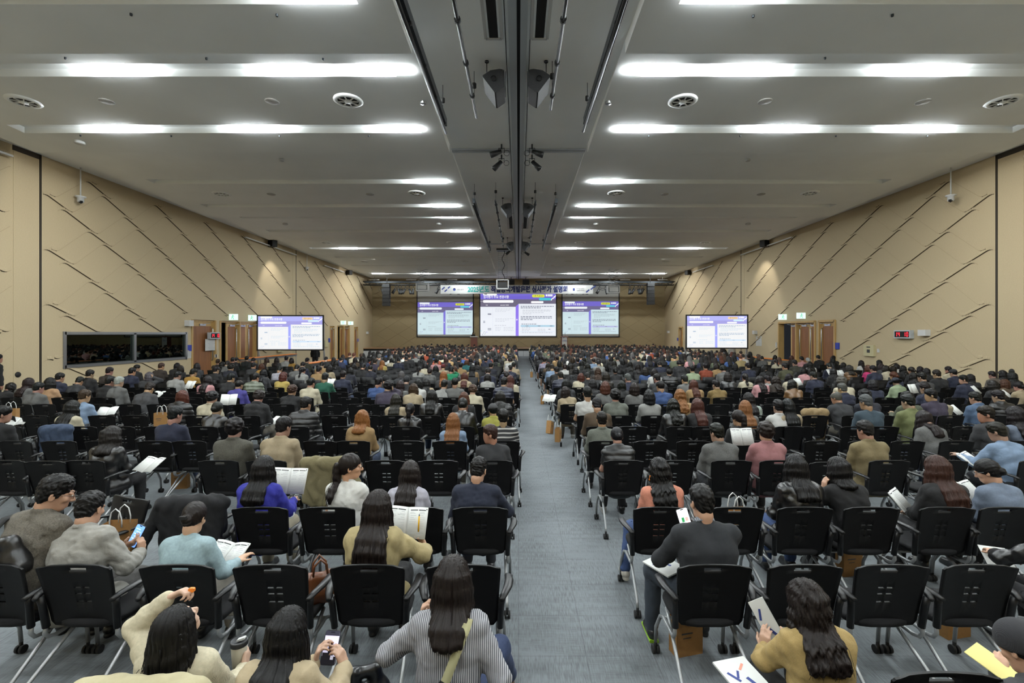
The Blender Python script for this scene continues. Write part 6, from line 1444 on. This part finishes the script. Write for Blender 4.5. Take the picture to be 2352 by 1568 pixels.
# second row
b, J = hero(207, 1133, 3.085, 's', 'K', 'light grey jacket', 'person in light grey jacket looking at a blue-lit phone, second row', dict(lean=10, pitch=20, yaw=4, lat=-5, hrd=(-.1, .3, 1), hrn=(-1, .2, .1), hld=(.9, .2, .3), hln=(.1, .5, .6), curl=.8, pr=(.6, .1, -1)), hl=(282, 1255, .33), hr=(322, 1268, .34), pants=(86, 84, 82))
tint(b, rgb(160, 157, 150)); setcol(collar(b, J, CLOTH['plain'], .012, .070, .014), rgb(160, 157, 150))
phone(313, 1230, J['y']+.38, .080, .35, -.2, .28, (.20, .42, .95, 1), 'smartphone with blue chat screen in the second row', [('message_bubbles', (.55, .70, 1, 1), [(-.1+.15*(i % 2), .3-.11*i, .5, .045) for i in range(6)])])
b, J = hero(128, 1095, 3.085, 's', 'K', 'grey-brown tweed blazer', 'person in grey-brown tweed blazer and glasses turned to the phone, second row', dict(lean=12, pitch=20, yaw=-40, twist=-12, lat=4), pants=(52, 50, 48), h=.006)
glasses(b, J); collar(b, J, M['white'], .03, .062); eyes(b, J)
e = blob_bag(at_y(2, 1315, 3.2), 'black backpack slung on the tweed blazer at the picture edge', rgb(26, 26, 29), CLOTH['leather'], (.12, .08, .15), .2, 'backpack', False, 3)
pts = [wpt(J, J['shl']+J['u']*.072+J['f']*.03-J['r']*(-.02)), wpt(J, J['shl']+J['u']*.05-J['f']*.06), wpt(J, J['shl']-J['u']*.05-J['f']*.125-J['r']*.01), wpt(J, J['shl']-J['u']*.18-J['f']*.145-J['r']*.04)]; o0 = e.location
strap([p-o0 for p in pts], '', None, .045).build('strap', M['blackm'], e)
b, J = hero(446, 1157, 3.085, 'n', 'D', 'pale blue sweater', 'person with pinned-up dark hair and pale blue sweater reading, second row', dict(lean=10, pitch=26, yaw=6, hrd=(.3, .8, .3)), hl=(470, 1300, .34), hr=(545, 1290, .33), pants=(150, 144, 134), skin=(222, 178, 146))
MB().box((0, 0, 0), (.05, .02, .025)).build('hair_clip', M['blackm'], b, tuple(J['hc']+J['Rh'] @ V(-.01, -.15, -.01)))
booklet(at_y(518, 1278, J['y']+.40), 'open booklet on the lap of the person in pale blue sweater', .15, .24, -.15, 1.0, .05)
b, J = hero(868, 1131, 3.085, 'l', 'D', 'khaki coat', 'person with very long straight dark hair and khaki trench coat, second row', dict(lean=4, pitch=16, yaw=-12, hrd=(-.45, .2, .9), hrn=(-.6, -.6, .1), curl=.7, pr=(.9, -.2, -.5), curlr=.6), hl=(880, 1265, .36), hr=(978, 1262, .34), ln=.60, strands=140, skin=SK2)
tint(b, rgb(176, 160, 116))
booklet(at_y(934, 1200, J['y']+.38), 'open booklet with yellow pen held by the trench coat person', .16, .235, .15, .55, .12)
e = empty('pen', at_y(961, 1203, J['y']+.34), 'yellow pen clipped on the booklet of the trench coat person', 'pen'); MB().tube([(0, 0, -.06), (.006, 0, .06)], .006, 8).build('barrel', mat('yellow_plastic', rgb(230, 176, 20), .4), e); MB().tube([(.006, 0, .06), (.0075, 0, .075)], .0035, 8).build('tip', M['black'], e)
b, J = hero(1612, 1118, 3.085, 's', 'K', 'charcoal sweater', 'person in charcoal sweater and checked collar holding up a phone, second row by aisle', dict(lean=7, pitch=16, yaw=6, wide=1.12, hld=(.05, .3, 1), hln=(.9, .25, 0), curl=.85, pl=(-.8, .1, -.9), knl=(-.30, .42, .56), anl=(-.32, .40, .09), curlr=.5), hl=(1560, 1248, .30), hr=(1600, 1330, .38), pants=(50, 58, 68), shoe=(34, 36, 40))
tint(b, rgb(46, 49, 54)); CHK = stripes('grey_check_collar', rgb(150, 154, 162), rgb(74, 78, 88), 130, .5); collar(b, J, CHK, .034, .064, .014)
for sh in [c for c in b.children if c.name.startswith('shoe')][:1]:
    a = J['anl']; MB().rbox((a[0], a[1]+.062, .016), (.078, .255, .022), .010).build('neon_sole', mat('neon_green_sole', rgb(120, 160, 20), .4), sh)
phone(1573, 1196, J['y']+.34, .092, .25, .1, -.22, (.92, .94, .97, 1), 'smartphone with white shopping screen held up in the second row', [('green_tile', (.05, .35, .12, 1), [(-.12, .06, .22, .18)]), ('red_tile', (.8, .15, .2, 1), [(.1, -.12, .4, .08)]), ('pale_tile', (.75, .5, .45, 1), [(.2, .06, .25, .16)])])
flat_book(wpt(J, V(-.25, .30, .655)), 'white booklet with dark marks on the knee of the charcoal sweater person', .5, .0, -.1)
b, J = hero(2405, 1165, 3.085, 's', 'K', 'black leather jacket', 'person in black leather jacket cut by the picture edge, second row', dict(lean=10, pitch=20, yaw=20, hld=(.3, .8, .1), curl=.6, pl=(-.9, 0, -.4)), hl=(2285, 1272, .42), hr=(2380, 1290, .40))
flat_book(at_y(2292, 1284, J['y']+.46), 'white sheet and phone held by the leather jacket person at the edge', -.4, .5, 0, False, .17, .24, .004, 'paper_sheet')
# third row
b, J = hero(606, 1050, 4.11, 'l', 'K', 'royal blue jacket', 'person with long black hair and royal blue jacket with white cuff stripes, third row', dict(lean=6, pitch=14, yaw=-8), hl=(600, 1180, .34), hr=(672, 1150, .36), ln=.36, strands=70, pants=(168, 160, 140), h=.0085)
tint(b, rgb(40, 42, 150))
for t_ in (.52, .60): 
    p = J['elr']+(J['wrr']-J['elr'])*(t_-.62); MB().tube([tuple(p+V(.06*math.cos(a), .02*math.sin(a), .045*math.sin(a)-.02*math.cos(a))) for a in [2*math.pi*i/16 for i in range(16)]], .006, 5, closed=True).build('white_stripe', M['white'], b)
booklet(at_y(664, 1104, J['y']+.42), 'open printed booklet held up beside the royal blue jacket', .175, .25, .1, .42, .06)
b, J = hero(806, 1044, 4.11, 'p', 'D', 'white tee', 'person with wavy ponytail, glasses and white tee turned in profile, third row', dict(lean=6, pitch=2, yaw=-66, twist=-8, sex='f'), ln=.30, strands=60, pants=(60, 66, 84), skin=(216, 166, 132), h=.006)
glasses(b, J); eyes(b, J); tint(b, rgb(206, 205, 202))
b, J = hero(942, 1062, 4.11, 'l', 'D', 'pale lilac shirt', 'person with long dark hair and pale lilac shirt, third row', dict(lean=8, pitch=22, yaw=-6), ln=.40, strands=80, h=.0085)
b, J = hero(1099, 1053, 4.11, 's', 'K', 'navy sweater', 'person in navy sweater with hand at chin, third row by aisle', dict(lean=10, pitch=24, yaw=-14, wide=1.08, hrd=(-.3, .1, 1), hrn=(-.3, -1, 0), curl=.9, pr=(.8, .1, -.9)), hr=(1126, 1142, .26), h=.007, pants=(44, 46, 54), shoe=(60, 62, 66)); tint(b, rgb(32, 40, 62))
b, J = hero(1514, 1055, 4.11, 'w', 'K', 'salmon sweater', 'person with long wavy black hair and salmon knit sweater, third row by aisle', dict(lean=8, pitch=16, yaw=10, sex='f', knl=(-.24, .38, .50), anl=(-.34, .22, .12)), ln=.42, strands=90, pants='denim', shoe=(196, 190, 178), h=.0085)
for c in 'lr': pass
MB().rbox((0, 0, 0), (.012, .010, .05), .004).build('hair_clip', M['orange'], b, tuple(J['hc']+J['Rh'] @ V(-.115, -.01, -.06)), (0, .2, 0))
b, J = hero(1828, 1047, 4.11, 'l', 'K', 'black leather jacket', 'person with long straight black hair and black leather jacket, third row', dict(lean=8, pitch=20, yaw=-6), ln=.34, strands=60, pants='denim', h=.0085)
b, J = hero(1926, 1053, 4.11, 'b', 'K', 'black sweater', 'person in fuzzy black sweater resting face on hand, third row', dict(lean=16, pitch=24, yaw=12, sex='f', hld=(.15, .1, 1), hln=(1, 0, 0), curl=.5, pl=(-.8, .2, -.8)), hl=(1892, 1125, .20), ln=.22, strands=40, h=.0085)
b, J = hero(2152, 1050, 4.11, 'l', 'R', 'black jacket', 'person with long auburn hair and black jacket with white booklet, third row', dict(lean=8, pitch=16, yaw=12), ln=.42, strands=90, h=.0085); hr_ = [c for c in b.children if c.name.startswith('hair')][0]; setcol(hr_, rgb(70, 42, 32))
booklet(at_y(2062, 1148, J['y']+.30), 'open booklet at the elbow of the auburn-haired person', .14, .2, .7, .7)
b, J = hero(2268, 1057, 4.11, 'n', 'K', 'slate sweater', 'person with low bun, glasses and slate blue pullover, third row', dict(lean=16, pitch=24, yaw=38, sex='f'), h=.0085); tint(b, rgb(112, 124, 142)); glasses(b, J, 'steel')
booklet(at_y(2222, 1130, J['y']+.35), 'open booklet before the person in slate blue pullover', .15, .22, .4, .8)
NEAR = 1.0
SEATPX = {5: (172, 3.085), 7: (408, 3.085), 8: (845, 3.085), 9: (1640, 3.085), 11: (598, 4.11), 12: (752, 4.11), 13: (955, 4.11), 14: (1103, 4.11), 15: (1518, 4.11), 16: (1848, 4.11), 17: (2001, 4.11), 18: (2174, 4.11), 19: (2312, 4.11)}
for qi, q in enumerate(PEOPLE):
    if qi == 6: continue          # the tweed blazer sits on the chair listed with the first rows
    sx_ = SEATPX.get(qi); CHAIRS.append(((sx_[0]-PX)*sx_[1]/F if sx_ else q.location.x, sx_[1] if sx_ else q.location.y-.24 if q.location.y > 2.7 else min(q.location.y-.24, 1.93), 0, short('occupied black chair under the '+q['label'].split(' watching')[0].replace(', first row', '').replace(', second row', '').replace(', third row', '').replace(' by aisle', '')[:70].rsplit(',', 1)[0]), 0))

# ------------------------------------------------------------------ the audience behind them
for e in entries: sit(*e)
def find(x, y):
    return min(PEOPLE, key=lambda p: (p.location.x-(x-PX)*(p.location.y+.1)/F)**2+(p.location.y-1240/(y-PY))**2)
for (x, y) in ((403, 935), (2278, 853)):
    pass
# open booklets seen among the rows
for i, (x, y, z, yaw, tilt, lab) in enumerate(((526, 918, 1.0, .2, .5, 'held up by the black leather jacket before the mustard top'), (345, 1068, .72, -.3, 1.0, 'on the knee of the half-tied dark hair person, fourth row'), (40, 968, .75, .3, 1.1, 'before the black sweater at the edge by the booth'), (757, 878, .95, -.2, .7, 'held by the green sweater'),
        (1703, 1003, .95, .1, .35, 'held up between the tweed blazer and pink jacket'), (2226, 1056, .72, .5, 1.0, 'under the outstretched arm in light blue shirt'), (2240, 896, .95, .6, .7, 'held before the bobbed hair near the clock wall'), (2310, 905, .9, .6, .8, 'held by the beige jacket near the clock wall'), (1830, 877, .95, .3, .6, 'held above the tan brown leather jacket'), (1929, 857, .95, .2, .6, 'before the tan brown vest'),
        (1262, 915, .8, -.4, .9, 'on a lap beside the aisle'), (2192, 942, .8, .5, .8, 'before the denim blue hoodie'), (247, 945, .85, .3, 1.0, 'on a tablet arm behind the light blue shirt'), (640, 966, .6, -.3, 1.1, 'on the knees of the black hoodie, fifth row'), (363, 906, .8, -.2, 1.0, 'before the dark grey suit by the booth'), (2095, 893, 1.0, .4, .4, 'held up beside the pale green hoodie'), (438, 884, .95, -.3, .6, 'held by the light grey jacket'), (1908, 855, .95, .2, .6, 'before the navy jacket near the control box'))):
    Y = (CH-z)*F/(y-PY); booklet(at_y(x, y, Y), 'white open booklet '+lab, .16, .235, yaw, tilt, 0, .25, Y < 9, i)
# bags and coats
for i, (x, y, Y, z, yaw, roll, lab) in enumerate(((1575, 0, 3.55, 0, .25, 0, 'under the charcoal sweater chair'), (1950, 0, 4.7, 0, .2, 0, 'on the carpet under the third row, clock side'), (2188, 0, 3.75, 0, .2, 0, 'under the empty second row chair, clock side'), (276, 0, 4.12, .475, .1, 0, 'on the seat of the turned chair in the third row'), (1690, 0, 4.42, .478, .1, 0, 'on the empty third row seat, clock side'),
        (1262, 0, 10.2, .22, 1.2, .28, 'tilted at the aisle end, the upper of two'), (1282, 0, 9.95, .12, 1.3, 0, 'upright at the aisle end, the lower of two'), (1246, 0, 16.0, 0, 1.4, 0, 'standing in the aisle beside the navy puffer'), (372, 0, 8.55, .68, .1, 0, 'on a tablet arm beside the navy sweater'), (415, 0, 7.3, 0, .2, 0, 'under the navy sweater chair'), (1185, 0, 21.5, .3, 1.4, 0, 'at the aisle end near the navy suits'), (1221, 0, 23.5, .2, 1.4, 0, 'farther on in the aisle, clock side'), (25, 0, 9.0, .68, .2, 0, 'on a tablet arm by the booth wall rows'))):
    kraft_bag(((x-PX)*Y/F, Y, z), 'brown paper bag '+lab, .22, .10, .27, yaw, roll)
blob_bag(at_y(735, 1375, 3.42), 'tan leather handbag on the seat next to the trench coat', rgb(136, 78, 42), CLOTH['leather'], (.12, .07, .12), .5)
drape(((428-PX)*4.15/F, 4.25, -.02), 'black coat draped over a third row chair behind the pale blue sweater', rgb(24, 25, 29), CLOTH['knit'], .1, -1, 2)
drape(((748-PX)*5.45/F, 5.5, 0), 'khaki coat draped over a fourth row chair behind the white tee', rgb(144, 134, 96), CLOTH['plain'], 0, 1, 6)
drape(((116-PX)*7.3/F, 7.4, 0), 'denim jacket draped over a chair in the sixth row, booth side', rgb(62, 80, 108), CLOTH['denim'], .3, 0, 7, 'denim_jacket', .16)
drape(((1870-PX)*9.0/F, 9.0, 0), 'tan coat draped over a chair beside the charcoal blazer', rgb(168, 142, 100), CLOTH['plain'], 0, 0, 8, 'coat', .2)
drape(((2160-PX)*9.4/F, 9.45, 0), 'cream fleece coat on the chair behind the purple jacket', rgb(184, 172, 140), CLOTH['knit'], 0, 0, 9, 'coat', .2)

# ------------------------------------------------------------------ standing people
def stander(px, Y, z0, hs, hc, clothes, label, P, s=1.0, yaw=0):
    sex = 'm' if hs in MALE else 'f'; J = frame(dict(P, sex=sex, stand=True)); b = link('person', body_mesh(J, .012), SKIN, None, ((px-PX)*Y/F, Y, z0), (0, 0, yaw)); b.scale = (s,)*3
    dress(b, J, hs, hc, clothes, sex, ('st', label), 0, trou_col=rgb(26, 26, 30)); tag(b, label, 'person', 'standing people')
HANG = dict(hl=(-.24, .06, .80), hr=(.24, .06, .80), hld=(0, .1, -1), hrd=(0, .1, -1), hln=(1, 0, 0), hrn=(-1, 0, 0), lean=2, pitch=5)
stander(1087, 50.25, ZS, 'l', 'K', 'black suit', 'speaker with long dark hair in black standing at the stage lectern', dict(HANG, hl=(-.15, .3, 1.1), hr=(.15, .3, 1.12), hld=None, hrd=None), .98, math.pi)
stander(724, 31.0, 0, 's', 'K', 'black suit', 'person in black standing behind the booth side slide screen', HANG, 1.0, .3)
stander(-12, 14.0, 0, 's', 'K', 'black suit', 'person in black suit standing at the booth wall by the picture edge', HANG, 1.02, -.4)
stander(1668, 31.0, 0, 'l', 'K', 'charcoal coat', 'person in dark coat bending below the clock side slide screen', dict(HANG, lean=30, pitch=30), .97, .5)
stander(1681, 33.0, 0, 's', 'K', 'white shirt', 'person in white shirt below the clock side slide screen', dict(HANG, lean=12), .97, -.3)

# ------------------------------------------------------------------ chairs of the near rows
EMPTY0 = [(622, 3.085, 0, 'beside the tan handbag, second row'), (1065, 3.085, 0, 'behind the straight dark bob, second row by aisle'), (1848, 3.085, 0, 'behind the mustard-tan blazer, second row'), (2048, 3.085, 0, 'next but one to the charcoal sweater, second row'), (2250, 3.085, 0, 'under the picture edge, second row clock side'), (2172, 2.1, 0, 'before the beanie person, first row'),
          (300, 4.38, 2.8, 'turned round with a paper bag on it, third row'), (428, 4.27, 0, 'under the black draped coat, third row'), (1690, 4.11, 0, 'with a paper bag on it, third row clock side'), (12, 5.63, 0, 'at the picture edge, fourth row booth side'), (105, 5.6, 0, 'beside the half-tied dark hair, fourth row'), (885, 5.63, 0, 'before the pale lilac shirt, fourth row'), (1006, 5.63, 0, 'between two empty chairs, fourth row booth side'),
          (1548, 5.63, 0, 'before the salmon sweater, fourth row'), (1905, 5.55, 0, 'before the fuzzy black sweater, fourth row'), (752, 5.5, 0, 'under the khaki draped coat, fourth row'), (-30, 3.085, 0, 'under the tweed blazer, second row'), (2175, 5.63, 0, 'before the auburn hair, fourth row'), (-90, 5.63, 0, 'outermost by the booth, fourth row')]
for (px, Y, rot, lab) in EMPTY0: CHAIRS.append(((px-PX)*Y/F, Y, rot, ('empty' if 'tweed' not in lab else 'occupied')+' black conference chair '+lab, 1))
def free(x, y, gx=.44, gy=.45):
    return not any(abs(c[0]-x) < gx and abs(c[1]-y) < gy for c in CHAIRS)
seats = []
for ri in range(4, len(ROWS)):
    Y = ROWS[ri]
    for side in (-1, 1):
        for k in range(24):
            x = seat_x(side, k)
            if abs(x) > Y*1.13+.3 or x < (-13.2 if Y < 20.5 else -9.0) or x > (14.5 if Y < 20.5 else 12.8): continue
            if Y > 46: continue
            seats.append((ri, side, k, x, Y))
FAR = []
for (ri, side, k, x, Y) in seats:
    if not free(x, Y): continue
    if Y > 21.3 and rnd.random() < .84: FAR.append((ri, side, k, x+rnd.uniform(-.08, .08), Y))
    CHAIRS.append((x, Y, rnd.uniform(-.05, .05), ('empty' if not FAR or FAR[-1][:3] != (ri, side, k) else 'occupied')+' black conference chair, '+where(ri, side, k), ri))
CHAIRS.sort(key=lambda c: c[1])
proto = chair_proto(); simple = [chair_simple(0).mesh('conference_chair'), chair_simple(1).mesh('conference_chair')]
for m_ in simple:
    for q in CHAIR_M: m_.materials.append(q)
NCH = 300; far_chairs = []
for i, (x, y, rot, lab, ri) in enumerate(CHAIRS):
    if i < NCH:
        if i < 92:
            o = proto if i == 0 else copy_tree(proto); o.location = (x, y, 0); o.rotation_euler = (0, 0, rot)
        else: o = link('conference_chair', simple[0], [], None, (x, y, 0), (0, 0, rot))
        tag(o, short(lab), 'chair', 'black conference chairs')
    else: far_chairs.append((x, y, rot))
def merged(name, protos, places, attr=None):
    """many small far things in ONE mesh; protos: (verts, quads, tris, colour kind per vertex)"""
    vs, loops, sizes, cols, mi = [], [], [], [], []; base = 0
    for (pi, x, y, rot, s, c) in places:
        v, f, kd, m = protos[pi]; ca, sa = math.cos(rot), math.sin(rot); w = np.empty_like(v); w[:, 0] = (v[:, 0]*ca-v[:, 1]*sa)*s+x; w[:, 1] = (v[:, 0]*sa+v[:, 1]*ca)*s+y; w[:, 2] = v[:, 2]*s
        vs.append(w)
        if c is not None: cols.append(np.array(c, np.float32)[kd])
        loops.append(np.concatenate([np.asarray(q) for q in f])+base if isinstance(f, list) else f.ravel()+base); sizes.append([len(q) for q in f] if isinstance(f, list) else [f.shape[1]]*len(f)); mi.append(m); base += len(v)
    v = np.concatenate(vs); L = np.concatenate(loops).astype(np.int32); S = np.concatenate(sizes).astype(np.int32); me = bpy.data.meshes.new(name)
    me.vertices.add(len(v)); me.vertices.foreach_set('co', v.astype(np.float32).ravel()); me.loops.add(len(L)); me.loops.foreach_set('vertex_index', L); me.polygons.add(len(S)); me.polygons.foreach_set('loop_start', np.concatenate([[0], np.cumsum(S)[:-1]]).astype(np.int32))
    me.polygons.foreach_set('material_index', np.concatenate(mi).astype(np.int32)); me.update(calc_edges=True); me.polygons.foreach_set('use_smooth', np.ones(len(S), bool))
    if cols: a = me.color_attributes.new('own_colour', 'FLOAT_COLOR', 'POINT'); a.data.foreach_set('color', np.concatenate(cols).ravel())
    me.update(); return me
lo_ = chair_simple(1); P_ = [(np.array(lo_.v), [list(f) for f in lo_.f], None, np.array(lo_.m))]
me = merged('far_chairs', P_, [(0, x, y, r_, 1.0, None) for (x, y, r_) in far_chairs]); o = link('far_conference_chairs', me, CHAIR_M); tag(o, 'black conference chairs of the far rows towards the stage', 'chairs', None, 'stuff')

# ------------------------------------------------------------------ the far audience
HS = 'sssslllbbbwpncud'; CL = ['black jacket']*7+['charcoal coat', 'navy suit', 'navy jacket', 'dark grey coat', 'black suit', 'grey jacket', 'light grey jacket', 'beige coat', 'cream coat', 'white jacket', 'khaki jacket', 'tan coat', 'olive jacket', 'pink coat', 'blue shirt', 'dark brown coat', 'rust jacket', 'camouflage jacket']
FAR.sort(key=lambda f: f[4]+abs(f[3])*.05); nind = max(0, 300-len(PEOPLE)); 
for (ri, side, k, x, Y) in FAR[:nind]:
    hs = rnd.choice(HS); sex = 'm' if hs in MALE else 'f'; pose = rnd.choice('uuddlrs'); J = jframe(sex, pose); cl = rnd.choice(CL); hc = rnd.choice('KKKKKDDBRY')
    b = link('person', memo((sex, pose, 'body'), lambda: body_mesh(J, .012)), SKIN, None, (x, Y+.24, 0)); b.scale = (rnd.uniform(.93, 1.04),)*3
    dress(b, J, hs, hc, cl, sex, (sex, pose), Y); tag(b, short(describe(hs, hc, cl)+', '+where(ri, side, k)), 'person', 'seated audience')
def low_person(sex, pose, hs):
    J = jframe(sex, pose); out = []; base = 0
    for me, kd in ((body_mesh(J, .055, hands=False), 0), (top_mesh(J, 'jacket', .05), 1), (hair_mesh(J, hs, .034), 2)):
        v = np.empty(len(me.vertices)*3); me.vertices.foreach_get('co', v); v = v.reshape(-1, 3); q = np.empty(len(me.polygons)*4, int); me.polygons.foreach_get('vertices', q); out.append((v, q.reshape(-1, 4)+base, np.full(len(v), kd))); base += len(v); bpy.data.meshes.remove(me)
    f = np.concatenate([o[1] for o in out]); return np.concatenate([o[0] for o in out]), f, np.concatenate([o[2] for o in out]), np.zeros(len(f), int)
LP = [low_person(*a) for a in (('m', 'u', 's'), ('m', 'd', 's'), ('f', 'd', 'l'), ('f', 'u', 'b'), ('f', 'l', 'l'), ('m', 'r', 'd'), ('f', 's', 'w'))]
pl = []
for (ri, side, k, x, Y) in FAR[nind:]:
    hc = HC[rnd.choice('KKKKKDDBRY')]; pl.append((rnd.randrange(len(LP)), x, Y+.24, rnd.uniform(-.1, .1), rnd.uniform(.93, 1.05), [rgb(206, 160, 132), col_of(rnd.choice(CL)), rgb(*hc[:3])]))
me = merged('far_audience', LP, pl); o = link('far_audience', me, mat('far_clothes', attr='own_colour', rough=.8)); tag(o, 'seated people of the far rows towards the stage', 'audience', None, 'stuff')
